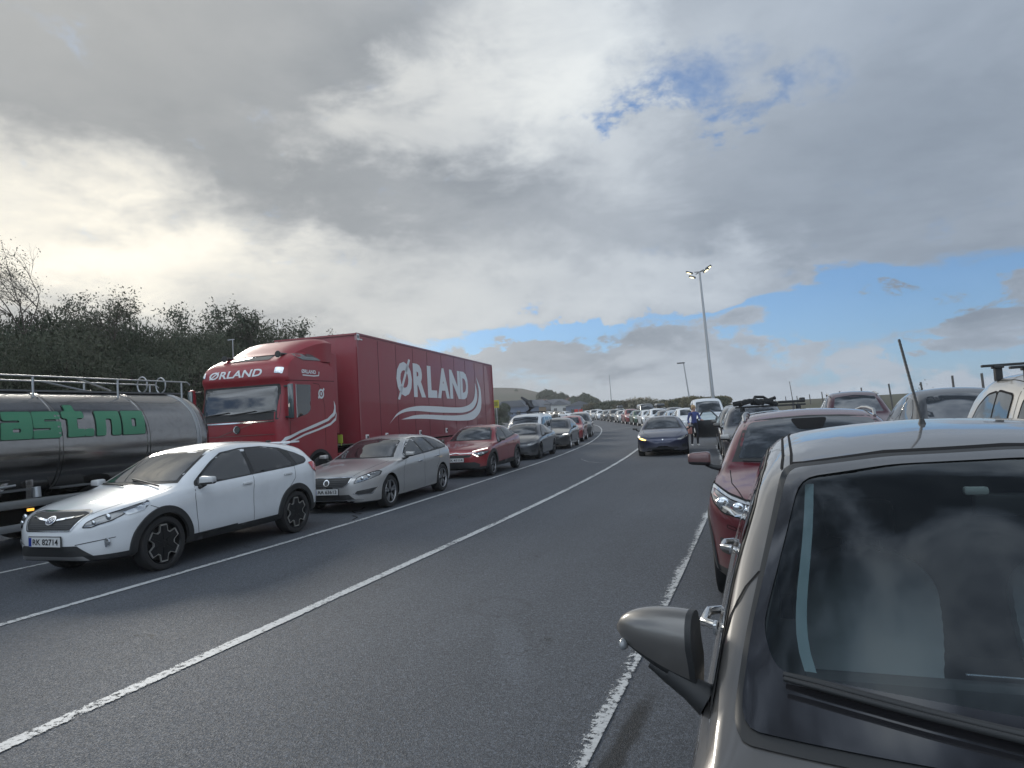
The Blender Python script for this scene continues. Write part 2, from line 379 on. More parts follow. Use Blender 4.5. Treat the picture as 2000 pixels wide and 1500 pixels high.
class Car:
    def __init__(s,spec,name,label,cat='car',group=None,rich=True):
        s.sp=spec; s.L=spec['L']; s.W=spec['W']/2; s.rich=rich
        s.top=pchip(spec['top']); s.bot=pchip(spec['bot']); s.belt=pchip(spec['belt']); s.wt=pchip(spec['wt']); s.cr=pchip(spec['crown'])
        s.root=thing(name,label,cat,group=group); s.axles=spec['axles']; s.r=spec['r']
        s.make()
    def width(s,x):
        sp=s.sp; f=1
        a,p=sp.get('nose',(.5,3.2)); 
        if x<a: f*=max(0,1-(1-x/a)**2)**(1/p)
        b,q=sp.get('tail',(.45,3.6)); u=s.L-x
        if u<b: f*=max(0,1-(1-u/b)**2)**(1/q)
        return max(.02,s.W*f*(1-sp.get('taper',.03)*max(0,(x-s.L*.6)/(s.L*.4))**2))
    def sect(s,x):
        w=s.width(x); zt=s.top(x); z0=s.bot(x); zb=min(s.belt(x),zt-.012); zb=max(zb,z0+.05); h=zb-z0; c=s.cr(x); wt=min(s.wt(x)*w,.93*w)
        bulge=0
        for ax in s.axles: bulge+=s.sp.get('flare',.012)*math.exp(-((x-ax)/.42)**2)
        P=[(0,z0),(.55*w,z0),(.88*w,z0)]
        wl=s.sp.get('waist',.010)
        for f,k,b in ((.955,.05,.6),(.978,.16,.9),(.988,.34,1),(.992-wl*.4,.5,1),(.997,.66,.9),(1.0,.80,.5),(.990,.90,.2),(.968,.97,0),(.948,1.0,0)):
            P.append((f*w+bulge*b*(w/s.W),z0+k*h))
        p0=Vector((.948*w,zb)); p1=Vector((wt,max(zt-c,zb+.004))); p2y=0
        bow=s.sp.get('bow',.018)
        for t in (.16,.34,.52,.68): 
            q=p0.lerp(p1,t); P.append((q.x+bow*math.sin(math.pi*t)*min(1,(p1.y-p0.y)/.3),q.y))
        a=p0.lerp(p1,.82); a.x+=bow*math.sin(math.pi*.82)*min(1,(p1.y-p0.y)/.3)
        y1=wt*.80; b=Vector((y1,zt-c*(y1/wt)**2))
        for t in (0,.25,.5,.75,1): q=a*(1-t)**2+p1*2*t*(1-t)+b*t*t; P.append((q.x,q.y))
        for f in (.62,.44,.26,.12): P.append((wt*f,zt-c*f*f))
        P.append((0,zt)); return P
    def make(s):
        L=s.L; xs=[0,.003,.01,.022,.04,.065,.1,.14,.19,.25,.32]; st=s.sp.get('step',.07)
        n=int((L-.64)/st); mid=[.32+(L-.64)*i/n for i in range(1,n)]; xs=xs+mid+[L-v for v in xs[::-1]]
        V=[];F=[];rings=[]
        for x in xs:
            h=s.sect(x); m=len(h)
            ring=[(x,y,z) for y,z in h]+[(x,-y,z) for y,z in h[-2:0:-1]]; rings.append(len(V)); V+=ring; N=len(ring)
        for a,b in zip(rings,rings[1:]):
            for j in range(N): k=(j+1)%N; F.append((a+j,a+k,b+k,b+j))
        F.append(tuple(range(N))[::-1]); F.append(tuple(rings[-1]+j for j in range(N)))
        me=bpy.data.meshes.new('body'); me.from_pydata(V,[],F); me.update()
        bm=bmesh.new(); bm.from_mesh(me); bmesh.ops.recalc_face_normals(bm,faces=bm.faces); s.bvh=BVHTree.FromBMesh(bm); bm.to_mesh(me); bm.free()
        o=bpy.data.objects.new('body',me); link(o)
        cut=s.sp.get('cutters')
        if s.rich or cut:
            ra=s.sp.get('arch',s.r+.045); mb=MB()
            for ax in s.axles:
                for sg in(-1,1):
                    y=s.W*sg; mb.lathe([(.0001,y-sg*.27),(ra,y-sg*.27),(ra,y+sg*.3),(.0001,y+sg*.3)],40,'Y',(ax,0,s.r))
            bm=bmesh.new(); vs=[bm.verts.new(v) for v in mb.V]
            for f in mb.F: bm.faces.new([vs[i] for i in f])
            bmesh.ops.remove_doubles(bm,verts=bm.verts,dist=.0006); bmesh.ops.recalc_face_normals(bm,faces=bm.faces)
            cm=bpy.data.meshes.new('c'); bm.to_mesh(cm); bm.free()
            cuts=[cm]+(cut(s) if cut else [])
            for c in cuts:
                co=bpy.data.objects.new('c',c); link(co)
                md=o.modifiers.new('b','BOOLEAN'); md.operation='DIFFERENCE'; md.object=co; md.solver='EXACT'
                dg=bpy.context.evaluated_depsgraph_get(); dg.update(); nm=bpy.data.meshes.new_from_object(o.evaluated_get(dg))
                o.modifiers.clear(); o.data=nm; bpy.data.objects.remove(co)
        me=o.data; me.materials.clear(); 
        for m in (s.sp['paint'],void,s.sp.get('cladm',plastic),intr): me.materials.append(m)
        ra=s.sp.get('arch',s.r+.045); clad=s.sp.get('clad',0)
        for p in me.polygons:
            c=p.center; i=0
            if s.rich:
                for ax in s.axles:
                    d=math.hypot(c.x-ax,c.z-s.r)
                    if d<ra+.004 and (abs(abs(c.y)-(s.W-.27))<.004 or d>ra-.03 and abs(p.normal.y)<.5 and d<ra+.003): i=1
            z0=s.bot(c.x)
            if i==0 and c.z<z0+.012: i=1
            if i==0 and clad and c.z<clad(c.x) if callable(clad) else (i==0 and clad and c.z<clad): i=2
            if i==0 and cut and s.inside(c,p.normal): i=3
            p.material_index=i
        smooth(me,s.sp.get('smooth',32)); o.parent=s.root; s.body=o
        s.off=-L/2; o.location=(s.off,0,0)
        s.wheels()
    def inside(s,c,n):
        h=s.bvh.find_nearest(c); return h[3] is not None and h[3]>.005
    def hang(s,o,parent=None,loc=True):
        o.parent=parent or s.root
        if parent is None: o.location=(s.off,0,0)
        return o
    def proj(s,ax,sd,u,v,off):
        if ax=='S': o=Vector((u,sd*2,v)); d=Vector((0,-sd,0))
        elif ax=='F': o=Vector((-1,-u,v)); d=Vector((1,0,0))
        elif ax=='R': o=Vector((s.L+1,u,v)); d=Vector((-1,0,0))
        else: o=Vector((u,v,4)); d=Vector((0,0,-1))
        h,n,i,t=s.bvh.ray_cast(o,d)
        if h is None:
            h,n,i,t=s.bvh.find_nearest(o+d*(2 if ax=='S' else 1.05))
        if n.dot(d)>0: n=-n
        if ax=='F' and getattr(s,'sp',{}).get('fixn') and v>.95:      # smooth the landing point and normal over the glass area
            n=Vector((-.45,0,.89)); xs=[]
            for a in (-.045,-.022,0,.022,.045):
                for b in (-.012,0,.012):
                    q=s.bvh.ray_cast(o+Vector((0,a,b)),d)
                    if q[0] is not None and abs(q[0].x-h.x)<.12: xs.append(q[0].x)
            h=Vector((sorted(xs)[len(xs)//2]*.5+sum(xs)/len(xs)*.5 if xs else h.x,o.y,o.z))
        return h+n*off
    def panel(s,name,ax,outline,m,sd=-1,off=.004,res=.05,parent=None,holes=(),r=0,label=None,sm=True):
        if r: outline=roundpoly(outline,r)
        V,F=fill(outline,res,holes); P=[s.proj(ax,sd,v[0],v[1],off) for v in V]
        o=mesh(name,P,F,m,None,None,label=label)
        if sm:
            for p in o.data.polygons: p.use_smooth=True
        if ax=='F' and getattr(s,'sp',{}).get('fixn') and min(v[1] for v in V)>.95:      # steady reflections: normals from the wider surface, not from the slivers
            N=[]
            for v in V:
                z=max(v[1],1.03); a=s.proj(ax,sd,v[0]-.05,z,0);b=s.proj(ax,sd,v[0]+.05,z,0);c=s.proj(ax,sd,v[0],z-.025,0);e=s.proj(ax,sd,v[0],z+.035,0)
                n=(b-a).cross(e-c).normalized(); n=-n if n.z<0 else n; N.append(n)
            flip=o.data.polygons[0].normal.z<0
            if flip: o.data.flip_normals()
            o.data.normals_split_custom_set_from_vertices(N)
        return s.hang(o,parent)
    def decal(s,name,ax,V,F,m,sd=-1,off=.006,parent=None):
        P=[s.proj(ax,sd,v[0],v[1],off) for v in V]; return s.hang(mesh(name,P,F,m),parent)
    def strip(s,name,ax,pts,w,m,sd=-1,off=.002,parent=None,closed=False,mb=None):
        P=[]; n=len(pts); dens=[]
        rng=n if closed else n-1
        for i in range(rng):
            a=Vector(pts[i]);b=Vector(pts[(i+1)%n]); k=max(1,int((b-a).length/.04)); dens+=[a+(b-a)*j/k for j in range(k)]
        if not closed: dens.append(Vector(pts[-1]))
        N=len(dens)
        for i,p in enumerate(dens):
            if closed: t=dens[(i+1)%N]-dens[i-1]
            else: t=dens[min(i+1,N-1)]-dens[max(i-1,0)]
            t=t.normalized(); nn=Vector((-t.y,t.x))*w/2
            for q in (p+nn,p-nn): P.append(s.proj(ax,sd,q.x,q.y,off))
        F=[(2*i,2*i+1,(2*i+3)%(2*N),(2*i+2)%(2*N)) for i in range(N if closed else N-1)]
        if mb is not None: mb.add(P,F); return
        return s.hang(mesh(name,P,F,m),parent)
    def wheels(s):
        r=s.r; tw=s.sp.get('tyre',.205); rr=r*s.sp.get('rimf',.70); style=s.sp.get('rim','spoke'); ty=s.W-.012-tw/2
        T=MB(); hw=tw/2
        T.lathe([(rr*.99,-hw*.7),(rr*1.02,-hw*.92),(r*.86,-hw),(r*.955,-hw*.93),(r*.992,-hw*.75),(r,-hw*.4),(r,hw*.4),(r*.992,hw*.75),(r*.955,hw*.93),(r*.86,hw),(rr*1.02,hw*.92),(rr*.99,hw*.7)],44)
        base=None; s.wh=[]
        for ax in s.axles:
            for sg in(-1,1):
                if base is None:
                    o=T.build('wheel',rubber,s.root,40); d,b=rim_mesh(style,rr,s.sp.get('spokes',5))
                    V=d.V+b.V; F=d.F+[tuple(i+len(d.V) for i in f) for f in b.F]
                    rim=mesh('rim',V,F,[alloyD,s.sp.get('rimm',alloy)],o,40,[0]*len(d.F)+[1]*len(b.F)); rim.location=(0,hw*.82,0); base=(o,rim)
                else:
                    o=base[0].copy(); link(o); rim=base[1].copy(); link(rim); rim.parent=o
                o.location=(ax+s.off,ty*sg,r); o.rotation_euler=(0,random.random()*1.2,0) if False else (0,0,0 if sg>0 else math.pi); s.wh.append(o)
    def windows(s,front,sides,rear=None,fm=glassd,sm=None,frame=None):
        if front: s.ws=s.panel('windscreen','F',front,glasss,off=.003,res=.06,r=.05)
        for i,w in enumerate(sides):
            for sd in(-1,1): s.panel('side_window','S',w,(sm or [glassd]*9)[i],sd,off=.004,res=.07,r=.035)
        if rear: s.panel('rear_window','R',rear,glassp,off=.004,res=.07,r=.05)
    def lamp(s,outline,m=lampg,lens=(),ax='F',r=.02,frame=True):
        for sg in(-1,1):
            ol=[(u*sg,v) for u,v in outline]
            if sg<0: ol=ol[::-1]
            h=s.panel('headlight',ax,ol,m,off=.005,res=.035,r=r)
            if frame: s.strip('lamp_surround',ax,roundpoly(ol,r),.010,seam,off=.007,parent=h,closed=True)
            for (u,v,rad) in lens:
                c=s.proj(ax,-1,u*sg,v,.006); mb=MB(); mb.ell((0,0,0),(rad*.5,rad,rad),14,8)
                o=mb.build('lens',lampb,h,60); o.location=c
    def plate(s,u,z,text,w=.52,hh=.112,x=None,blue=True):
        c=s.proj('F',-1,u,z,.012); mb=MB().box((0,0,0),(.012,w,hh)); p=mb.build('number_plate',plateW,s.root); p.location=(c.x+s.off,-u,z)
        if blue: b=MB().box((-.0075,w/2-.025,0),(.002,.046,hh-.01)).build('blue_band',plateB,p)
        V,F=text2d(text,1,.02); V=fit2d(V,-w/2+.07,w/2-.03,-hh*.32,hh*.32); mesh('lettering',[(-.0085,-a,b) for a,b in V],F,ink,p)
        MB().box((.003,0,0),(.008,w+.02,hh+.02)).build('plate_frame',plastic,p)
    def mirror(s,x,z,m,size=(.10,.13,.085),foot=.08,dz=0,y=None):
        for sg in(-1,1):
            yy=(s.sect(x)[11][0] if y is None else y)*sg
            a=MB(); a.tube([(0,-sg*.03,-.05),(.0,sg*foot*.7,-.03),(.01,sg*(foot+.03),0)],[.03,.022,.025],8)
            arm=a.build('mirror',plastic,s.root,50); arm.location=(x+s.off,yy,z-.02)
            b=MB(); rot=Matrix.Rotation(-sg*.12,3,'Z'); b.box((0,0,0),(size[0],size[1]*1.5,size[2]*1.6),rot,bev=min(size)*.42)
            V=[]
            for v in b.V:
                f=(v[1]*sg)/(size[1]*.75); k=1-.22*max(0,f); V.append((v[0]*k-(.02 if v[0]<0 else 0)*(1-abs(f)*.3),v[1],v[2]*k))
            cap=mesh('mirror_cap',V,b.F,[m,plastic],arm,60,[1 if sum(V[i][2] for i in f)/len(f)<-size[2]*.42 else 0 for f in b.F]); cap.location=(.01,sg*(foot+size[1]*.65),.055+dz)
    def handles(s,pts,m=None,w=.19):
        for x,z in pts:
            for sd in(-1,1):
                c=s.proj('S',sd,x,z,.012); b=MB().box((0,0,0),(w,.028,.034),None,.012)
                b.build('door_handle',m or s.sp['paint'],s.root,50).location=(c.x+s.off,c.y,c.z)
                s.panel('handle_recess','S',[(x-w*.28,z-.03),(x+w*.3,z-.03),(x+w*.33,z+.022),(x-w*.3,z+.022)],seam,sd,off=.002,res=.05,r=.02) if False else None
    def seams(s,lines,top=()):
        for ln in lines:
            for sd in(-1,1): s.strip('panel_gap','S',ln,.008,seam,sd,.0018)
        for ln in top:
            for sg in(-1,1): s.strip('panel_gap','T',[(x,y*sg) for x,y in ln],.008,seam,-1,.0018)
    def arches(s,w=.055,m=plastic,off=.014,a0=-8,a1=188):
        ra=s.sp.get('arch',s.r+.045)
        for ax in s.axles:
            for sd in(-1,1):
                V=[];F=[];n=28
                for i in range(n+1):
                    a=R(a0+(a1-a0)*i/n); ca,sa=math.cos(a),math.sin(a)
                    P=[s.proj('S',sd,ax+(ra+k)*ca,s.r+(ra+k)*sa,o) for k,o in ((w,.002),(w*.9,off),(.008,off))]
                    q=P[2].copy(); q2=Vector((ax+(ra-.012)*ca,q.y-sd*.05,s.r+(ra-.012)*sa)); V+=P+[Vector((ax+(ra-.014)*ca,q.y,s.r+(ra-.014)*sa)),q2]
                for i in range(n):
                    for j in range(4): F.append((i*5+j,i*5+j+1,i*5+5+j+1,i*5+5+j))
                s.hang(mesh('wheel_arch_trim',V,F,m,None,50))
    def place(s,X,Y,th=0,axle=True,z=0,lean=0):
        """X,Y of the front axle centre; the car faces the camera side, turned by th"""
        d=Vector((-math.sin(th),math.cos(th),0)); a=s.axles[0] if axle else 0
        p=Vector((X,Y,z))+d*(s.L/2-a); s.root.location=p; s.root.rotation_euler=(0,0,math.pi/2+th); return s

def gz(X,Y):
    """height of the ground: level by the camera, climbing gently far off"""
    t=min(120,max(0,Y-25)); z=.0125*t*t/(t+30) if t>0 else 0
    return z
CHI=lambda L,a,b,c: None
# ---- white crossover
def white_crossover():
    sp=dict(L=4.45,W=1.78,axles=(.90,3.535),r=.34,arch=.395,tyre=.215,rim='star',rimm=mat('bright wheel edge',(.40,.39,.37),.35,.6),rimf=.76,paint=white,flare=.018,nose=(.74,2.9),tail=(.55,3.2),step=.06,
      top=[(0,.52),(.02,.62),(.05,.70),(.10,.77),(.17,.825),(.4,.90),(.8,.985),(1.12,1.045),(1.22,1.075),(1.5,1.22),(1.8,1.375),(2.02,1.47),(2.3,1.525),(2.7,1.555),(3.2,1.545),(3.7,1.495),(4.0,1.44),(4.1,1.40),(4.2,1.27),(4.33,1.08),(4.40,.96),(4.43,.80),(4.45,.66)],
      bot=[(0,.46),(.02,.40),(.06,.31),(.15,.26),(.4,.25),(3.9,.27),(4.25,.33),(4.42,.44),(4.45,.5)],
      belt=[(0,.5),(.02,.58),(.06,.66),(.15,.73),(.35,.80),(.6,.865),(.9,.925),(1.3,.985),(2,1.02),(3,1.075),(3.6,1.12),(4.0,1.14),(4.25,1.08),(4.4,.85),(4.45,.62)],
      wt=[(0,.75),(.5,.80),(1.1,.84),(1.4,.80),(1.8,.73),(2.1,.695),(3,.675),(3.7,.65),(4.1,.66),(4.25,.75),(4.45,.8)],
      crown=[(0,.01),(.2,.035),(1.0,.05),(1.5,.055),(2.1,.05),(3,.05),(4.1,.06),(4.45,.02)],
      clad=lambda x:(.335 if .9<x<3.6 else (.345 if x<.9 else .40)))
    c=Car(sp,'crossover_car','white crossover car with black wheel arches and number plate RK 82714','car',rich=True)
    f=.9
    c.windows([(-.64,1.085),(.64,1.085),(.615,1.12),(.50,1.445),(.3,1.468),(0,1.476),(-.3,1.468),(-.50,1.445),(-.615,1.12)],
      [[(f+.60,1.005),(f+.62,1.055),(f+1.0,1.285),(f+1.24,1.392),(f+1.61,1.435),(f+1.62,1.06)],
       [(f+1.69,1.435),(f+2.05,1.435),(f+2.42,1.395),(f+2.60,1.14),(f+2.55,1.105),(f+1.70,1.065)],
       [(f+2.66,1.34),(f+2.79,1.30),(f+2.96,1.21),(f+2.97,1.17),(f+2.88,1.135),(f+2.70,1.12)]],
      [(-.52,1.15),(.52,1.15),(.45,1.36),(-.45,1.36)],sm=[glassd,glassp,glassp])
    # black window surround, pillars between panes
    for sd in(-1,1):
        s=c.panel('window_surround','S',[(f+.53,.99),(f+.56,1.05),(f+.98,1.30),(f+1.22,1.41),(f+1.62,1.455),(f+2.08,1.455),(f+2.5,1.405),(f+2.84,1.30),(f+3.0,1.215),(f+3.0,1.16),(f+2.9,1.115),(f+2.6,1.085),(f+1.7,1.045)],plastic,sd,off=.002,res=.07,r=.03)
    c.panel('windscreen_surround','F',[(-.70,1.055),(.70,1.055),(.66,1.12),(.53,1.46),(.3,1.485),(0,1.493),(-.3,1.485),(-.53,1.46),(-.66,1.12)],plastic,off=.0012,res=.06)
    g=c.panel('grille','F',[(-.35,.645),(.35,.645),(.47,.815),(.38,.835),(-.38,.835),(-.47,.815)],plastic,off=.004,res=.04,r=.02)
    c.strip('grille_frame','F',roundpoly([(-.36,.635),(.36,.635),(.485,.82),(.385,.845),(-.385,.845),(-.485,.82)],.02),.014,chrome,off=.009,parent=g,closed=True)
    for sg in(-1,1): c.panel('grille_bar','F',[(.08*sg,.742),(.40*sg,.785),(.43*sg,.802),(.08*sg,.762)],chrome,off=.013,res=.04,parent=g)
    for z in (.67,.69,.71): c.strip('grille_slat','F',[(-.36,z),(.36,z)],.006,plasticG,off=.007,parent=g)
    ov=[(.068*math.cos(q),.745+.042*math.sin(q)) for q in [i*math.pi/12 for i in range(24)]]
    c.panel('emblem','F',ov,mat('blue badge',(.01,.014,.04),.2,0,1),off=.016,res=.03,parent=g); c.strip('emblem_ring','F',ov,.012,chrome,off=.019,parent=g,closed=True)
    for sx,sz in((-.045,.752),(-.01,.76),(.02,.745),(.035,.76),(.0,.732)): c.panel('emblem_star','F',[(sx-.008,sz),(sx,sz-.008),(sx+.008,sz),(sx,sz+.008)],chrome,off=.018,res=.02,parent=g)
    c.lamp([(.50,.665),(.525,.72),(.60,.77),(.74,.83),(.81,.880),(.835,.895),(.835,.86),(.79,.77),(.74,.725),(.63,.685),(.585,.665)],lampg,[(.60,.715,.028),(.70,.765,.042)],r=.015)
    for sd in(-1,1): c.panel('side_lamp','S',[(.38,.80),(.50,.83),(.72,.905),(.70,.86),(.60,.80),(.42,.765)],lampb,sd,off=.009,res=.04,r=.012)
    c.panel('lower_grille','F',[(-.44,.46),(.44,.46),(.60,.335),(-.60,.335)],plastic,off=.006,res=.05)
    c.panel('bumper_lip','F',[(-.50,.335),(.50,.335),(.56,.285),(-.56,.285)],mat('painted skid plate grey',(.18,.18,.18),.5),off=.007,res=.05)
    for sg in(-1,1):
        u=.70*sg; p=c.proj('F',-1,u,.475,.0)
        m=MB().lathe([(.001,.006),(.03,.006),(.042,0),(.052,0),(.052,-.02)],20,'X'); m.V=[(-v[0],v[1],v[2]) for v in m.V]
        o=m.build('fog_lamp',lampb,c.root,40); o.location=(p.x+c.off-.012,p.y,p.z); c.strip('fog_recess','F',[((.42)*sg,.47),(.76*sg,.525)],.008,seam,off=.004)
    c.plate(0,.515,'RK 82714')
    c.mirror(1.50,1.03,white,(.11,.135,.075),.085); c.handles([(f+1.49,.925),(f+2.42,.975)])
    c.seams([[(f+.53,.99),(f+.50,.85),(f+.53,.6),(f+.56,.35)],[(f+1.655,1.05),(f+1.62,.8),(f+1.63,.37)],[(f+2.62,1.09),(f+2.60,.9),(f+2.42,.74)],[(f-.20,.84),(f-.05,.775)]],
      [[(.20,.50),(.45,.60),(.9,.68),(1.2,.70)],[(2.2,.44),(3.0,.45),(3.9,.42)]])
    c.arches(.075,plasticG if False else plastic,.018,-22,202)
    for sd in(-1,1):
        c.panel('sill_cladding','S',[(1.25,.28),(3.15,.29),(3.15,.375),(1.25,.355)],plastic,sd,off=.012,res=.08)
        c.panel('tail_lamp','S',[(f+2.99,1.12),(f+3.16,1.13),(f+3.36,1.03),(f+3.40,.94),(f+3.30,.92),(f+3.08,1.0)],redlens,sd,off=.012,res=.04,r=.03)
    c.strip('character_line','S',[(1.45,.445),(3.1,.50)],.012,seam,off=.001) if False else None
    sp2=MB().box((4.03,0,1.475),(.26,1.0,.03),None,.012); c.hang(sp2.build('roof_spoiler',white,None,50))
    w=MB(); 
    for a,b in(((1.13,-.55),(1.30,.10)),((1.10,.05),(1.28,.62))):
        pts=[c.proj('T',-1,a[0]+(b[0]-a[0])*t,a[1]+(b[1]-a[1])*t,.02) for t in (0,.5,1)]; w.tube(pts,.011,6)
    c.hang(w.build('wiper',plastic)); 
    ant=MB().box((3.95,0,1.50),(.12,.03,.05),None,.014); c.hang(ant.build('roof_antenna',plastic))
    return c
def silver_wagon():
    sp=dict(L=4.63,W=1.865,axles=(.93,3.706),r=.33,arch=.375,tyre=.225,rim='twin',spokes=5,paint=silver,flare=.008,nose=(.75,3.0),tail=(.5,3.2),step=.065,
      top=[(0,.52),(.02,.60),(.05,.67),(.10,.715),(.2,.76),(.5,.84),(.9,.915),(1.25,.965),(1.36,.99),(1.7,1.13),(2.05,1.29),(2.3,1.375),(2.55,1.42),(3.0,1.45),(3.5,1.435),(4.0,1.38),(4.25,1.32),(4.35,1.26),(4.5,1.02),(4.58,.92),(4.61,.75),(4.63,.62)],
      bot=[(0,.38),(.02,.31),(.06,.23),(.2,.19),(1,.18),(3.9,.20),(4.4,.26),(4.6,.36),(4.63,.42)],
      belt=[(0,.46),(.02,.53),(.06,.61),(.15,.68),(.4,.765),(.9,.85),(1.4,.92),(2,.955),(3,1.0),(3.8,1.05),(4.3,1.04),(4.5,.92),(4.6,.72),(4.63,.55)],
      wt=[(0,.7),(.5,.76),(1.2,.80),(1.7,.76),(2.3,.68),(3.2,.655),(4.2,.63),(4.4,.68),(4.63,.8)],
      crown=[(0,.01),(.2,.04),(1.2,.055),(2.3,.055),(4.3,.06),(4.63,.02)],waist=.016)
    c=Car(sp,'station_wagon','silver beige station wagon with number plate AA 63613, parked behind the white crossover','car')
    f=.93
    c.windows([(-.66,1.005),(.66,1.005),(.63,1.05),(.50,1.335),(0,1.37),(-.50,1.335),(-.63,1.05)],
      [[(f+.86,.965),(f+.90,1.03),(f+1.20,1.20),(f+1.50,1.315),(f+1.58,1.33),(f+1.71,1.0)],[(f+1.64,1.345),(f+2.15,1.34),(f+2.42,1.055),(f+1.80,1.01)],[(f+2.24,1.335),(f+2.50,1.32),(f+2.82,1.25),(f+3.15,1.10),(f+3.10,1.075),(f+2.50,1.06)]],
      [(-.5,1.1),(.5,1.1),(.44,1.3),(-.44,1.3)],sm=[glassd,glassd,glassp])
    for sd in(-1,1):
        c.panel('window_surround','S',[(f+.80,.95),(f+.84,1.04),(f+1.18,1.225),(f+1.48,1.34),(f+1.75,1.365),(f+2.45,1.345),(f+2.88,1.26),(f+3.24,1.10),(f+3.14,1.055),(f+1.8,.985)],plastic,sd,off=.002,res=.07,r=.02)
        c.strip('chrome_trim','S',[(f+.80,.95),(f+.84,1.04),(f+1.18,1.23),(f+1.48,1.345),(f+1.75,1.37),(f+2.45,1.35),(f+2.88,1.265),(f+3.24,1.10)],.012,chrome,sd,.005)
    c.panel('windscreen_surround','F',[(-.72,.985),(.72,.985),(.67,1.05),(.53,1.35),(0,1.385),(-.53,1.35),(-.67,1.05)],plastic,off=.0012,res=.06)
    g=c.panel('grille','F',[(-.40,.52),(.36,.52),(.47,.60),(.50,.70),(-.50,.70),(-.47,.60)],plastic,off=.004,res=.04,r=.02) if False else c.panel('grille','F',[(-.34,.515),(.34,.515),(.44,.585),(.49,.69),(-.49,.69),(-.44,.585)],plastic,off=.004,res=.04,r=.02)
    c.strip('grille_frame','F',roundpoly([(-.345,.508),(.345,.508),(.45,.58),(.50,.697),(-.50,.697),(-.45,.58)],.02),.014,chrome,off=.008,parent=g,closed=True)
    for z in(.545,.58,.615,.65): c.strip('grille_slat','F',[(-.42,z),(.42,z)],.009,plasticG,off=.008,parent=g)
    ring=[(.055*math.cos(q),.60+.055*math.sin(q)) for q in [i*math.pi/10 for i in range(20)]]
    c.panel('emblem','F',ring,plasticG,off=.014,res=.03,parent=g); c.strip('emblem_ring','F',ring,.018,chrome,off=.017,parent=g,closed=True)
    c.lamp([(.55,.575),(.60,.68),(.76,.755),(.86,.785),(.90,.765),(.895,.70),(.80,.645),(.66,.60)],lampg,[(.68,.665,.04),(.77,.70,.04)])
    c.panel('lower_grille','F',[(-.46,.37),(.46,.37),(.56,.275),(-.56,.275)],plastic,off=.006,res=.05); c.strip('chin_line','F',[(-.7,.262),(.7,.262)],.013,chrome,off=.006)
    for sg in(-1,1):
        c.panel('fog_recess','F',[(.56*sg,.385),(.62*sg,.36),(.80*sg,.365),(.86*sg,.47),(.60*sg,.43)],plastic,off=.005,res=.04,r=.01)
        c.strip('fog_trim','F',[(.53*sg,.385),(.62*sg,.352),(.81*sg,.358),(.87*sg,.475)],.014,chrome,off=.008)
    c.plate(-.0,.435,'AA 63613')
    c.mirror(1.62,1.0,silver,(.10,.125,.07),.09); c.handles([(f+1.46,.835),(f+2.42,.885)],chrome)
    c.seams([[(f+.82,.95),(f+.62,.75),(f+.60,.25)],[(f+1.73,.98),(f+1.70,.7),(f+1.71,.24)],[(f+2.66,1.04),(f+2.55,.75),(f+2.42,.6)]],[[(.18,.50),(.6,.62),(1.3,.70)]])
    for sd in(-1,1): c.panel('tail_lamp','S',[(4.30,1.02),(4.45,1.08),(4.55,.90),(4.58,.76),(4.50,.78)],redlens,sd,off=.006,res=.04)
    return c
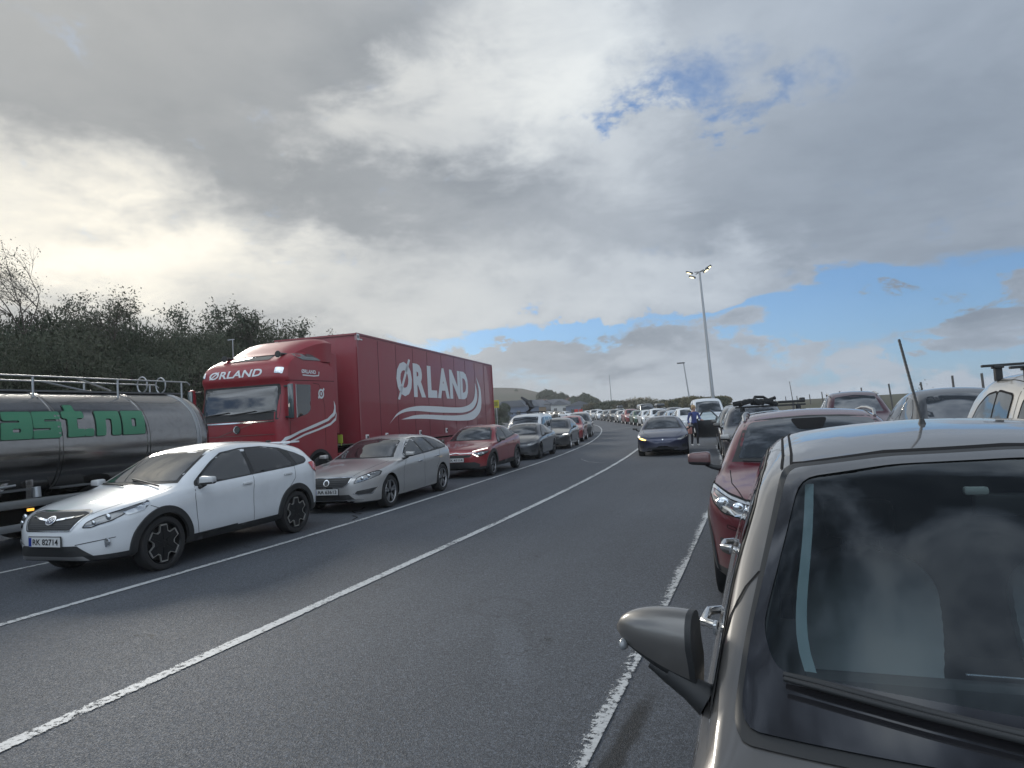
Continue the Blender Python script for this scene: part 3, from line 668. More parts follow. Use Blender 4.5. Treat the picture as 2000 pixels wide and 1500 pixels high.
def red_crossover():
    sp=dict(L=4.36,W=1.80,axles=(.86,3.53),r=.345,arch=.39,tyre=.205,rim='twin',spokes=5,paint=redp,flare=.016,nose=(.7,3.0),tail=(.5,3.2),step=.07,rimm=mat('grey alloy',(.25,.25,.26),.35,.8),
      top=[(0,.56),(.02,.66),(.05,.74),(.12,.82),(.3,.88),(.9,.985),(1.15,1.03),(1.25,1.06),(1.7,1.30),(1.95,1.42),(2.2,1.49),(2.6,1.525),(3.0,1.50),(3.5,1.40),(3.9,1.24),(4.15,1.11),(4.28,1.04),(4.34,.85),(4.36,.7)],
      bot=[(0,.42),(.02,.34),(.06,.27),(.2,.24),(3.9,.26),(4.3,.36),(4.36,.46)],
      belt=[(0,.5),(.02,.60),(.06,.69),(.15,.77),(.4,.84),(.9,.93),(1.3,.98),(2.4,1.03),(3.2,1.08),(3.8,1.12),(4.1,1.04),(4.3,.9),(4.36,.62)],
      wt=[(0,.7),(.5,.78),(1.2,.82),(1.7,.75),(2.1,.69),(3,.67),(3.7,.66),(4.1,.75),(4.36,.8)],crown=[(0,.01),(.2,.04),(1.2,.05),(2.2,.055),(4,.06),(4.36,.02)],clad=lambda x:.36 if x<3.9 else .42)
    c=Car(sp,'crossover_car','red crossover coupe with lit V shaped front lamps, parked behind the silver station wagon','car')
    f=.86
    c.windows([(-.64,1.08),(.64,1.08),(.61,1.12),(.50,1.41),(0,1.445),(-.50,1.41),(-.61,1.12)],[[(f+.66,.99),(f+.98,1.26),(f+1.35,1.41),(f+1.50,1.425),(f+1.55,1.06)],[(f+1.57,1.43),(f+1.9,1.41),(f+2.3,1.32),(f+2.5,1.14),(f+1.62,1.06)],[(f+2.36,1.30),(f+2.70,1.17),(f+2.58,1.15)]],[(-.5,1.15),(.5,1.15),(.44,1.32),(-.44,1.32)],sm=[glassd,glassd,glassp])
    for sd in(-1,1): c.panel('window_surround','S',[(f+.58,.975),(f+.95,1.28),(f+1.35,1.435),(f+1.9,1.43),(f+2.35,1.33),(f+2.82,1.155),(f+2.5,1.12),(f+1.6,1.04)],plastic,sd,off=.002,res=.07,r=.02)
    c.panel('windscreen_surround','F',[(-.70,1.055),(.70,1.055),(.66,1.12),(.53,1.43),(0,1.462),(-.53,1.43),(-.66,1.12)],plastic,off=.0012,res=.06)
    g=c.panel('grille','F',[(-.42,.61),(.42,.61),(.50,.68),(-.50,.68)],plastic,off=.005,res=.05,r=.02)
    c.strip('chrome_bar','F',[(-.60,.735),(-.15,.72),(0,.745),(.15,.72),(.60,.735)],.014,chrome,off=.007,parent=g)
    c.lamp([(.52,.70),(.60,.63),(.72,.63),(.85,.71),(.87,.76),(.72,.76)],lampg,[(.66,.685,.035),(.76,.70,.03)],r=.01)
    for sg in(-1,1):
        a=c.panel('daytime_lamp','F',[(.50*sg,.755),(.84*sg,.825),(.845*sg,.845),(.50*sg,.775)],drl,off=.012,res=.04); c.panel('daytime_lamp','F',[(.50*sg,.70),(.635*sg,.615),(.665*sg,.625),(.52*sg,.715)],drl,off=.013,res=.04)
    c.panel('lower_grille','F',[(-.56,.47),(.56,.47),(.70,.40),(.66,.30),(-.66,.30),(-.70,.40)],plastic,off=.007,res=.05,r=.03)
    c.plate(0,.545,'EK 41114',blue=True); c.mirror(1.48,1.03,blackp,(.10,.12,.075),.08); c.handles([(f+1.4,.90),(f+2.3,.95)])
    c.seams([[(f+.58,.97),(f+.5,.7),(f+.52,.38)],[(f+1.58,1.03),(f+1.56,.7),(f+1.58,.38)],[(f+2.5,1.1),(f+2.45,.9),(f+2.3,.75)]],[[(.18,.5),(.6,.62),(1.2,.7)]])
    c.arches(.085,plastic,.018,-20,200)
    for sd in(-1,1): c.panel('sill_cladding','S',[(1.2,.27),(3.15,.28),(3.15,.42),(1.2,.38)],plastic,sd,off=.014,res=.08)
    return c
def sedan_spec(p):
    return dict(L=4.69,W=1.85,axles=(.84,3.715),r=.335,arch=.37,tyre=.235,rim='spoke',spokes=5,rimm=alloyD,paint=p,flare=.010,nose=(.75,2.9),tail=(.6,3),step=.07,
      top=[(0,.50),(.02,.58),(.05,.63),(.12,.675),(.3,.74),(.7,.86),(1.05,.935),(1.15,.965),(1.6,1.19),(1.95,1.34),(2.2,1.41),(2.6,1.443),(3.1,1.41),(3.6,1.29),(4.0,1.16),(4.3,1.09),(4.5,1.07),(4.62,1.02),(4.67,.85),(4.69,.7)],
      bot=[(0,.36),(.02,.28),(.06,.20),(.2,.165),(4.0,.18),(4.5,.26),(4.66,.36),(4.69,.42)],
      belt=[(0,.46),(.02,.52),(.06,.58),(.15,.63),(.4,.73),(.84,.83),(1.2,.875),(2.0,.91),(3,.95),(3.7,.985),(4.3,.98),(4.6,.85),(4.69,.55)],
      wt=[(0,.7),(.3,.72),(.8,.78),(1.2,.82),(1.6,.75),(2.1,.67),(3,.64),(3.8,.68),(4.3,.8),(4.69,.8)],crown=[(0,.01),(.3,.02),(.8,.02),(1.2,.035),(2.2,.06),(4,.06),(4.69,.02)])
def sedan(p,name,label,indicator=False,group=None):
    c=Car(sedan_spec(p),name,label,'car',group)
    c.windows([(-.64,.985),(.64,.985),(.60,1.03),(.50,1.335),(0,1.375),(-.50,1.335),(-.60,1.03)],[[(1.45,.925),(1.85,1.15),(2.2,1.29),(2.5,1.325),(2.52,.95)],[(2.58,1.325),(2.95,1.305),(3.45,1.16),(3.6,1.05),(3.3,.98),(2.6,.955)]],[(-.5,1.12),(.5,1.12),(.44,1.3),(-.44,1.3)])
    c.panel('windscreen_surround','F',[(-.70,.965),(.70,.965),(.65,1.03),(.525,1.36),(0,1.39),(-.525,1.36),(-.65,1.03)],plastic,off=.0012,res=.06)
    for sd in(-1,1): c.panel('window_surround','S',[(1.34,.905),(1.8,1.17),(2.2,1.315),(2.55,1.35),(3.0,1.325),(3.5,1.18),(3.75,1.04),(3.3,.955),(2.5,.93)],plastic,sd,off=.002,res=.07,r=.02)
    for sg in(-1,1):
        ol=[(.50*sg,.585),(.60*sg,.655),(.80*sg,.715),(.86*sg,.72),(.87*sg,.68),(.80*sg,.62),(.62*sg,.575)]
        h=c.panel('headlight','F',ol,lampg,off=.006,res=.04,r=.015)
        if indicator and sg<0: c.panel('indicator','F',[(.58*sg,.588),(.64*sg,.625),(.82*sg,.685),(.84*sg,.66),(.76*sg,.612),(.64*sg,.583)],drlA,off=.011,res=.04,parent=h)
    c.panel('lower_grille','F',[(-.50,.33),(.50,.33),(.58,.26),(-.58,.26)],plastic,off=.006,res=.05,r=.02)
    for sg in(-1,1): c.panel('bumper_vent','F',[(.66*sg,.40),(.80*sg,.42),(.80*sg,.30),(.68*sg,.29)],plastic,off=.006,res=.05,r=.02); c.strip('bumper_crease','F',[(.60*sg,.295),(.82*sg,.32)],.012,plasticG,off=.008)
    c.mirror(1.50,.965,blackp,(.10,.115,.065),.09); c.handles([(2.33,.84),(3.3,.87)],w=.16); c.seams([[(1.4,.90),(1.35,.7),(1.38,.24)],[(2.55,.93),(2.5,.7),(2.52,.24)],[(3.55,.96),(3.5,.8),(3.35,.62)]],[[(.25,.48),(.7,.68),(1.1,.72)]])
    e=c.panel('emblem','F',[(-.028,.615),(.028,.615),(.022,.60),(.008,.598),(0,.56),(-.008,.598),(-.022,.60)],chrome,off=.008,res=.03)
    return c
def scale_spec(sp,H,W=None,L=None):
    """rescale the heights (above the sill) and width of a body description"""
    s=dict(sp); h0=max(v for _,v in sp['top']); b=.28; k=(H-b)/(h0-b); kl=(L/sp['L']) if L else 1
    f=lambda v: b+(v-b)*k if v>b else v
    s['top']=[(x*kl,f(v)) for x,v in sp['top']]; s['belt']=[(x*kl,f(v)) for x,v in sp['belt']]
    s['bot']=[(x*kl,v) for x,v in sp['bot']]; s['wt']=[(x*kl,v) for x,v in sp['wt']]; s['crown']=[(x*kl,v) for x,v in sp['crown']]
    s['axles']=tuple(a*kl for a in sp['axles']); s['L']=sp['L']*kl
    if W: s['W']=W
    s['_f']=f; s['_k']=kl
    return s
def hatch_spec(p):
    return dict(L=4.25,W=1.79,axles=(.85,3.45),r=.32,tyre=.205,rim='spoke',spokes=5,paint=p,flare=.012,nose=(.65,3.0),tail=(.45,3.4),step=.09,
      top=[(0,.52),(.02,.60),(.05,.67),(.12,.74),(.4,.83),(.85,.93),(1.1,.985),(1.2,1.02),(1.6,1.24),(1.9,1.385),(2.2,1.46),(2.7,1.49),(3.3,1.46),(3.8,1.40),(3.95,1.34),(4.1,1.12),(4.19,.98),(4.23,.8),(4.25,.64)],
      bot=[(0,.40),(.02,.32),(.06,.24),(.2,.21),(3.7,.22),(4.1,.3),(4.22,.4),(4.25,.46)],
      belt=[(0,.48),(.02,.55),(.06,.62),(.15,.69),(.4,.77),(.9,.88),(1.3,.94),(2.4,.98),(3.4,1.02),(3.9,1.02),(4.1,.9),(4.25,.6)],
      wt=[(0,.7),(.5,.78),(1.1,.82),(1.5,.77),(2.0,.69),(3,.665),(3.8,.64),(4,.7),(4.25,.8)],crown=[(0,.01),(.2,.03),(1.1,.05),(2.2,.05),(4,.06),(4.25,.02)])
def generic(kind,p,name,label,group=None,rich=False,H=None,cat='car',dark=True):
    van=kind=='van'
    if kind=='van':
        sp=dict(L=4.6,W=1.86,axles=(.86,3.75),r=.33,tyre=.215,rim='spoke',spokes=5,paint=p,flare=.010,nose=(.6,3.4),tail=(.25,5),step=.1,taper=0,
          top=[(0,.58),(.02,.68),(.05,.80),(.12,.90),(.5,1.05),(.95,1.16),(1.05,1.20),(1.4,1.48),(1.75,1.74),(2.0,1.85),(2.4,1.90),(3.4,1.91),(4.4,1.88),(4.52,1.82),(4.58,1.5),(4.6,1.0)],
          bot=[(0,.40),(.05,.28),(.2,.24),(4.3,.26),(4.55,.34),(4.6,.42)],
          belt=[(0,.5),(.02,.62),(.06,.74),(.15,.84),(.5,.98),(1.0,1.08),(1.6,1.12),(3,1.15),(4.5,1.15),(4.6,.9)],
          wt=[(0,.7),(.5,.78),(1.0,.84),(1.6,.80),(2.1,.78),(3,.78),(4.4,.78),(4.6,.78)],crown=[(0,.01),(.2,.04),(1.1,.06),(2.2,.06),(4.6,.04)])
        ws=[(-.70,1.20),(.70,1.20),(.62,1.72),(0,1.76),(-.62,1.72)]; sw=[[(1.25,1.17),(1.75,1.60),(1.95,1.68),(2.35,1.70),(2.35,1.19)],[(2.5,1.70),(3.4,1.70),(3.4,1.2),(2.5,1.2)],[(3.55,1.70),(4.3,1.68),(4.3,1.2),(3.55,1.2)]]
        lamp=[(.58,.72),(.66,.90),(.84,.97),(.84,.76)]; gr=[(-.5,.62),(.5,.62),(.54,.74),(-.54,.74)]; h0=1.91
    else:
        sp=hatch_spec(p); ws=[(-.64,1.04),(.64,1.04),(.61,1.08),(.51,1.365),(0,1.405),(-.51,1.365),(-.61,1.08)]
        sw=[[(1.45,.98),(1.85,1.22),(2.1,1.335),(2.45,1.375),(2.47,1.0)],[(2.54,1.38),(2.95,1.37),(3.35,1.32),(3.45,1.06),(2.56,1.01)],[(3.52,1.29),(3.75,1.22),(3.72,1.08),(3.55,1.07)]]
        lamp=[(.52,.64),(.60,.72),(.80,.80),(.83,.76),(.78,.68)]; gr=[(-.40,.52),(.40,.52),(.46,.64),(-.46,.64)]; h0=1.49
    if H or kind in('suv','wagon'):
        H=H or {'suv':1.62,'wagon':1.47}[kind]; sp=scale_spec(sp,H,1.84 if kind=='suv' else None,{'suv':4.45,'wagon':4.7,'van':4.7}.get(kind)); f=sp['_f'];kl=sp['_k']
        ws=[(u,f(v)) for u,v in ws]; sw=[[(u*kl,f(v)) for u,v in w] for w in sw]; lamp=[(u,f(v)) for u,v in lamp]; gr=[(u,f(v)) for u,v in gr]
        if kind=='suv': sp['r']=.35
    c=Car(sp,name,label,cat,group,rich)
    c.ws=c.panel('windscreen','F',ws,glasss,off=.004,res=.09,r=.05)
    for w in sw:
        for sd in(-1,1): c.panel('side_window','S',w,glassd,sd,off=.006,res=.12,r=.04)
    for sg in(-1,1):
        ol=[(u*sg,v) for u,v in lamp]; c.panel('headlight','F',ol if sg>0 else ol[::-1],lampg if rich else lampb,off=.006,res=.06,r=.02)
    c.panel('grille','F',gr,plastic,off=.006,res=.08,r=.02)
    zl=.30; c.panel('lower_grille','F',[(-.45,zl+.08),(.45,zl+.08),(.52,zl),(-.52,zl)],plastic,off=.006,res=.1)
    if rich: c.mirror(1.5*(sp.get('_k') or 1),c.belt(1.5)+.06,blackp if dark else p,(.10,.12,.08),.08)
    else:
        for sg in(-1,1):
            b=MB().box((0,0,0),(.12,.20,.13),None,.04); b.build('mirror',plastic,c.root,50).location=(1.5+c.off,sg*(c.W+.07),c.belt(1.5)+.08)
        for ax in sp['axles']:
            for sd in(-1,1):
                P=[(ax+.39*math.cos(q),sp['r']+.39*math.sin(q)) for q in [R(-38)+i*R(256)/14 for i in range(15)]]
                c.panel('wheel_arch_trim','S',[(u,max(v,c.bot(u)+.02)) for u,v in P],void,sd,off=.012,res=.2,sm=False)
        for w in c.wh: w.location.y*=1.012; w.scale=(1,1,1)
    return c
def dark_hatch():
    c=generic('suv',blackp,'hatchback_car','black hatchback with lit front lamps, fifth car of the left row','left row',True,1.57)
    c.root['group']=None; del c.root['group']; c.root['category']='car'
    for sg in(-1,1): c.panel('daytime_lamp','F',[(.50*sg,.70),(.84*sg,.735),(.86*sg,.765),(.52*sg,.728)] if sg<0 else [(.62,.715),(.84,.735),(.86,.775),(.64,.755)],drl,off=.012,res=.05)
    c.panel('light_bar','F',[(-.60,.715),(-.1,.705),(-.1,.722),(-.60,.735)],drl,off=.010,res=.06); c.plate(0,.45,'EL 50127',w=.50)
    return c
def red_suv():
    sp=dict(L=4.39,W=1.81,axles=(.90,3.546),r=.345,arch=.392,tyre=.215,rim='spoke',spokes=5,paint=redsuv,flare=.016,nose=(.72,2.8),tail=(.45,3.4),step=.06,
      top=[(0,.56),(.02,.68),(.05,.78),(.12,.87),(.3,.94),(.6,1.005),(.95,1.06),(1.15,1.10),(1.22,1.13),(1.6,1.36),(1.9,1.50),(2.1,1.55),(2.5,1.588),(3.0,1.59),(3.6,1.55),(4.0,1.49),(4.15,1.40),(4.3,1.15),(4.36,.95),(4.39,.7)],
      bot=[(0,.44),(.02,.36),(.06,.28),(.2,.25),(3.9,.26),(4.3,.36),(4.39,.46)],
      belt=[(0,.5),(.02,.62),(.06,.72),(.15,.80),(.4,.90),(.9,.985),(1.3,1.03),(2.4,1.07),(3.4,1.12),(4.0,1.12),(4.25,1.0),(4.39,.62)],
      wt=[(0,.7),(.3,.74),(.8,.82),(1.2,.84),(1.6,.78),(2.0,.72),(3,.69),(4,.66),(4.39,.8)],crown=[(0,.01),(.15,.05),(.6,.065),(1.2,.05),(2.0,.045),(4,.06),(4.39,.02)],clad=lambda x:.40,cladm=plastic)
    c=Car(sp,'suv_car','dark red sport utility car close behind the nearest warm grey car','car')
    f=.9
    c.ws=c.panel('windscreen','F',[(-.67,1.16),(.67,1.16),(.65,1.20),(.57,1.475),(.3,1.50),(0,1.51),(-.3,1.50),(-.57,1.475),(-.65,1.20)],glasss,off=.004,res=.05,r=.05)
    c.panel('windscreen_surround','F',[(-.73,1.13),(.73,1.13),(.70,1.20),(.60,1.495),(.3,1.52),(0,1.53),(-.3,1.52),(-.60,1.495),(-.70,1.20)],plastic,off=.0012,res=.05)
    c.panel('sensor_shade','F',[(-.17,1.50),(.17,1.50),(.11,1.40),(-.11,1.40)],seam,off=.006,res=.05,r=.03)
    for w,m in (([(f+.62,1.06),(f+.98,1.33),(f+1.25,1.45),(f+1.62,1.48),(f+1.66,1.09)],glassd),([(f+1.70,1.48),(f+2.2,1.47),(f+2.55,1.41),(f+2.62,1.15),(f+1.74,1.10)],glassp),([(f+2.62,1.39),(f+2.9,1.30),(f+2.95,1.22),(f+2.70,1.16)],glassp)):
        for sd in(-1,1): c.panel('side_window','S',w,m,sd,off=.005,res=.08,r=.04)
    for sd in(-1,1): c.panel('window_surround','S',[(f+.55,1.04),(f+.95,1.345),(f+1.23,1.47),(f+1.64,1.50),(f+2.25,1.49),(f+2.6,1.43),(f+3.0,1.31),(f+3.05,1.19),(f+2.5,1.12),(f+1.7,1.075)],plastic,sd,off=.0025,res=.08,r=.03)
    c.lamp([(.50,.80),(.54,.88),(.72,.925),(.88,.985),(.885,.93),(.84,.86),(.76,.80),(.62,.775)],lampg,[(.64,.845,.045),(.76,.875,.052)],r=.02)
    for sg in(-1,1):
        c.strip('daytime_strip','F',[(.52*sg,.79),(.56*sg,.865),(.70*sg,.90),(.86*sg,.965)],.014,lampb,off=.011); c.strip('daytime_strip','F',[(.60*sg,.80),(.66*sg,.79),(.70*sg,.825),(.83*sg,.875)],.014,lampb,off=.011)
        c.panel('fog_recess','F',[(.60*sg,.56),(.80*sg,.60),(.80*sg,.48),(.64*sg,.46)],plastic,off=.006,res=.05,r=.02)
        c.panel('washer_cap','F',[(.66*sg,.70),(.73*sg,.715),(.73*sg,.69),(.66*sg,.675)],redsuv,off=.008,res=.05,r=.01); c.strip('cap_gap','F',roundpoly([(.66*sg,.70),(.73*sg,.715),(.73*sg,.69),(.66*sg,.675)],.01),.005,seam,off=.009,closed=True)
    c.panel('grille','F',[(-.36,.62),(.36,.62),(.44,.82),(-.44,.82)],plastic,off=.006,res=.05,r=.03)
    c.plate(0,.50,'DP 37218'); c.mirror(1.46,1.125,redsuv,(.11,.145,.085),.09); c.handles([(f+1.5,.98),(f+2.42,1.02)],chrome)
    c.seams([[(f+.56,1.03),(f+.48,.8),(f+.52,.42)],[(f+1.68,1.07),(f+1.65,.8),(f+1.66,.42)]],[[(.14,.42),(.35,.60),(.8,.71),(1.18,.74)],[(2.15,.575),(3.0,.56),(4.0,.52)]])
    c.arches(.06,plastic,.014,-20,200)
    w=MB()
    for a,b in (((1.14,-.60),(1.30,.05)),((1.12,0),(1.28,.62))):
        w.tube([c.proj('T',-1,a[0]+(b[0]-a[0])*t,a[1]+(b[1]-a[1])*t,.018) for t in(0,.5,1)],.011,6)
    c.hang(w.build('wiper',plastic))
    for sg in(-1,1):
        rl=MB(); pts=[c.proj('T',-1,x,.61*sg-.02*sg*(x-2.1),.045 if 2.15<x<3.85 else .004) for x in (2.05,2.2,2.6,3.0,3.4,3.8,3.95)]
        rl.tube(pts,.016,8); c.hang(rl.build('roof_rail',steelp,None,50))
    c.strip('character_line','S',[(f+.1,.86),(f+1.5,.92),(f+2.9,.98)],.006,seam,off=.001) if False else None
    return c
def near_car():
    pts_ws=[(-.762,1.000),(-.4,.998),(0,.996),(.4,.998),(.762,1.000),(.735,1.12),(.612,1.445),(.32,1.475),(0,1.485),(-.32,1.475),(-.612,1.445),(-.735,1.12)]
    def cutters(s):
        out=[]
        inner=roundpoly([(u*.95,1.03+(v-1.0)*.92 if v>1.03 else 1.035) for u,v in pts_ws],.04)
        m=MB().prism([(-u,v) for u,v in inner],'X',.3,3.3)      # cabin seen through the glass
        m2=MB().box((2.55,0,.84),(1.65,1.34,.86)); m3=MB().box((1.52,0,.949),(.48,1.24,.178))
        for q in (m,m2,m3):
            bm=bmesh.new(); vs=[bm.verts.new(v) for v in q.V]; [bm.faces.new([vs[i] for i in f]) for f in q.F]; bmesh.ops.recalc_face_normals(bm,faces=bm.faces)
            me=bpy.data.meshes.new('k'); bm.to_mesh(me); bm.free(); out.append(me)
        return out
    sp=dict(L=4.28,W=1.76,axles=(.88,3.48),r=.32,arch=.365,tyre=.205,rim='spoke',spokes=5,paint=taupe,flare=.006,nose=(.7,3.0),tail=(.4,3.4),step=.04,bow=.010,waist=.0,cutters=cutters,fixn=True,
      top=[(0,.56),(.02,.66),(.05,.75),(.12,.82),(.3,.88),(.5,.885),(.70,.908),(.80,.922),(.86,.944),(.95,.991),(1.1,1.069),(1.4,1.225),(1.75,1.40),(1.92,1.475),(2.0,1.498),(2.2,1.525),(2.6,1.548),(3.1,1.556),(3.6,1.53),(3.9,1.48),(4.05,1.38),(4.18,1.1),(4.24,.9),(4.28,.64)],
      bot=[(0,.42),(.02,.34),(.06,.26),(.2,.22),(3.8,.24),(4.2,.36),(4.28,.46)],
      belt=[(0,.48),(.02,.6),(.06,.69),(.15,.76),(.4,.84),(.8,.885),(1.0,.935),(1.4,.975),(2.4,1.02),(3.4,1.06),(3.9,1.06),(4.1,.95),(4.28,.6)],
      wt=[(0,.7),(.3,.76),(.7,.86),(.95,.91),(1.15,.905),(1.5,.865),(1.95,.785),(2.4,.755),(3,.74),(3.9,.70),(4.28,.8)],crown=[(0,.01),(.2,.04),(.8,.045),(1.2,.055),(1.95,.05),(2.4,.05),(4,.06),(4.28,.02)])
    c=Car(sp,'hatchback_car','warm grey metallic hatchback in the right foreground, wiper and empty seat seen in its windscreen','car')
    c.panel('windscreen','F',pts_ws,glassw,off=.006,res=.04,r=.04)
    inner=roundpoly([(-.685,1.075),(0,1.05),(.685,1.075),(.708,1.13),(.582,1.422),(.32,1.456),(0,1.466),(-.32,1.456),(-.582,1.422),(-.708,1.13)],.05)
    c.panel('glass_border','F',roundpoly(pts_ws,.04),mat('ceramic band black',(.016,.016,.018),.05,0,1),off=.0085,res=.022,holes=(inner,))
    for sg in(-1,1):
        V=[];n=14
        for i in range(n+1):
            t=i/n; z=1.085+.335*t; u=(.675-.108*t-.012*math.sin(t*3.14)-.05*(1-t)**6)*sg
            for du in(0,.024): V.append(c.proj('F',-1,u-du*sg,z,-.012)+Vector((.012,0,0)))
        c.hang(mesh('pillar_trim',V,[(2*i,2*i+1,2*i+3,2*i+2) for i in range(n)],trimteal))
    gas=[(u+(.016 if u>0 else -.016 if u<0 else 0),v+(.010 if v>1.3 else -.014)) for u,v in pts_ws]
    c.panel('windscreen_surround','F',roundpoly(gas,.04),plastic,off=.004,res=.03,holes=(inner,))
    RL=lambda x,d:(x,c.top(x)-c.cr(x)-d)
    up=[1.26,1.35,1.45,1.55,1.7,1.85,2.0,2.2]
    for w in ([(1.22,.995)]+[RL(x,.062) for x in up]+[(2.24,1.035)],[(2.30,1.04)]+[RL(x,.062) for x in (2.30,2.6,2.9,3.2)]+[(3.3,1.09)],[(3.35,1.09)]+[RL(x,.066) for x in (3.33,3.5,3.7)]+[(3.68,1.12)]):
        for sd in(-1,1): c.panel('side_window','S',w,glassd,sd,off=.005,res=.05,r=.02)
    for sd in(-1,1):
        c.panel('window_surround','S',[(1.16,.985)]+[RL(x,.046) for x in [1.2]+up[1:]+[2.6,3.0,3.4,3.76]]+[(3.76,1.11),(2.3,1.025)],plastic,sd,off=.003,res=.05,r=.01)
        c.strip('chrome_trim','S',[(1.22,.985),(2.3,1.022),(3.74,1.10)],.012,chrome,sd,.008)
    # roof ditch, fender and bonnet joints
    
    for sg in(-1,1):
        c.strip('panel_gap','T',[(2.0,.630*sg),(2.2,.620*sg),(3,.605*sg),(3.9,.56*sg)],.008,seam,-1,.003); c.strip('panel_gap','T',[(2.0,.600*sg),(2.2,.592*sg),(3,.577*sg),(3.9,.532*sg)],.008,seam,-1,.003)
        c.strip('panel_gap','T',[(.15,.42*sg),(.35,.62*sg),(.7,.74*sg),(.84,.77*sg)],.009,seam,-1,.0025)
    for sd in(-1,1):
        c.strip('panel_gap','S',[(1.16,.92),(1.06,.86),(.98,.7),(1.02,.25)],.009,seam,sd,.0025); c.strip('panel_gap','S',[(2.30,1.04),(2.27,.8),(2.28,.25)],.009,seam,sd,.0025)
    c.strip('panel_gap','F',[(-.60,1.458),(-.32,1.489),(0,1.499),(.32,1.489),(.60,1.458)],.009,seam,-1,.003)
    for sg in(-1,1): c.strip('panel_gap','T',[(1.50,.71*sg),(1.46,.745*sg),(1.38,.785*sg),(1.25,.815*sg)],.007,seam,-1,.0025)
    # scuttle below the glass
    c.panel('cowl','T',[(.78,-.70),(.88,-.73),(.93,-.70),(.88,-.4),(.86,0),(.88,.4),(.93,.70),(.88,.73),(.78,.70),(.73,.3),(.72,0),(.73,-.3)],plastic,off=.004,res=.05)
    # wiper: arm and blade with a rounded tip
    def gp(x,y,o): return c.proj('T',-1,x,y,o)
    a=MB(); P=[gp(1.165-.16*t-.02*math.sin(t*3),.665-.62*t,.026) for t in [i/10 for i in range(11)]]; a.tube(P,[.006]+[.009]*5+[.010,.012,.014,.016,.018],8)
    P2=[p+Vector((-.020,0,-.002)) for p in P[:9]]; a.tube(P2,[.005]+[.006]*7+[.008],6); wi=a.build('wiper',plastic,None,60); c.hang(wi)
    a=MB(); P=[gp(1.12-.13*t,-.08-.55*t,.026) for t in [i/8 for i in range(9)]]; a.tube(P,.013,8); c.hang(a.build('wiper',plastic,None,60))
    cap=MB().ell((0,0,0),(.03,.03,.02)).build('wiper_cap',plasticG,None,60); c.hang(cap); cap.location=gp(.97,-.02,.025)+Vector((c.off,0,0))
    # seats with ribbed covers, head rests; dashboard
    for sg in(-1,1):
        m=MB(); n=26
        V=[];F=[]
        for i in range(n+1):
            t=i/n; z=.52+.56*t; hw=(.20+.045*math.sin(min(1,t/.8)*math.pi*.62))*(1 if t<.72 else math.sqrt(max(.02,1-((t-.72)/.285)**2))); rib=.012*(i%2)
            for j in range(9):
                s_=-1+2*j/8; V.append((2.33+.16*t+.05*abs(s_)**2.5+rib,s_*hw,z))
            for j in range(9): s_=1-2*j/8; V.append((2.45+.16*t,s_*hw,z))
        for i in range(n):
            for j in range(18): k=(j+1)%18; F.append((i*18+j,i*18+k,(i+1)*18+k,(i+1)*18+j))
        F.append(tuple(range(n*18,n*18+18)))
        m.add(V,F); o=m.build('seat',fabric,None,60); o.parent=c.root; o.location=(c.off,.36*sg,0)
        hd=MB(); hd.box((2.52,0,1.20),(.10,.25,.15),None,.045).tube([(2.53,-.06,1.04),(2.53,-.06,1.16)],.008).tube([(2.53,.06,1.04),(2.53,.06,1.16)],.008); hr=hd.build('head_rest',intr,o,60)
    d=MB(); V=[];F=[]
    for i in range(8):
        t=i/7; x=1.12+.60*t; z=1.045-.135*t+(-.10 if i==7 else 0)
        for j in range(9): V.append((x,-.675+1.35*j/8,z))
    for i in range(7):
        for j in range(8): F.append((i*9+j,i*9+j+1,(i+1)*9+j+1,(i+1)*9+j))
    d.add(V,F); dd=d.build('dashboard',mat('dashboard grey',(.075,.08,.082),.75),None,60); c.hang(dd)
    MB().tube([(1.60,.24,.955),(1.60,.02,.955)],.004).build('dash_edge',chrome,dd) 
    mm=MB().box((0,0,0),(.03,.06,.022),None,.008); q=c.proj('F',-1,.0,1.415,-.03); o=mm.build('sensor_pod',mat('pale plastic pod',(.45,.48,.46),.5),c.root,50); o.location=(q.x+c.off+.03,.13,q.z)
    im=MB().box((0,0,0),(.03,.24,.065),None,.012); o=im.build('interior_mirror',plastic,c.root,50); o.location=(q.x+c.off+.11,0,q.z-.05)
    # aerial
    p=gp(2.72,.08,0); aer=MB(); L=Vector((.60,.02,.80)).normalized(); n=46
    V=[p+L*(.46*i/n) for i in range(n+1)]; aer.tube(V,[.0052+.0012*(i%2) for i in range(n+1)],8); aer.lathe([(.001,.022),(.008,.02),(.013,.004),(.016,-.004)],14,'Z',p)
    c.hang(aer.build('aerial',plastic,None,50))
    # door mirrors: shell narrowing to the tip, black lower half and foot, clear indicator
    for sg in(-1,1):
        n=14;m=20;V=[];F=[]
        for i in range(n+1):
            t=i/n                       # 0 at the inner edge, 1 at the outer tip
            hz=.078*(1-.02*t)*math.sqrt(max(.004,1-(max(0,t-.05)/.96)**2.3)); hx=.062*math.sqrt(max(.004,1-(max(0,t-.1)/.92)**2.2)); zc=.012+.018*t; xcn=.014*t*t
            for j in range(m):
                q=2*math.pi*j/m; sx=math.copysign(abs(math.cos(q))**.75,math.cos(q)); sz=math.copysign(abs(math.sin(q))**.8,math.sin(q))
                dn=(1.12+.55*(1-t)) if sz<0 else 1
                V.append((xcn+hx*sx+(.02*(1-t) if sz<0 else 0),sg*(.205*t),zc+hz*sz*dn*(1-.35*t if sz<0 else 1)))
        for i in range(n):
            for j in range(m): k=(j+1)%m; F.append((i*m+j,i*m+k,(i+1)*m+k,(i+1)*m+j))
        F.append(tuple(range(m))); F.append(tuple(n*m+j for j in range(m)))
        mi=[]
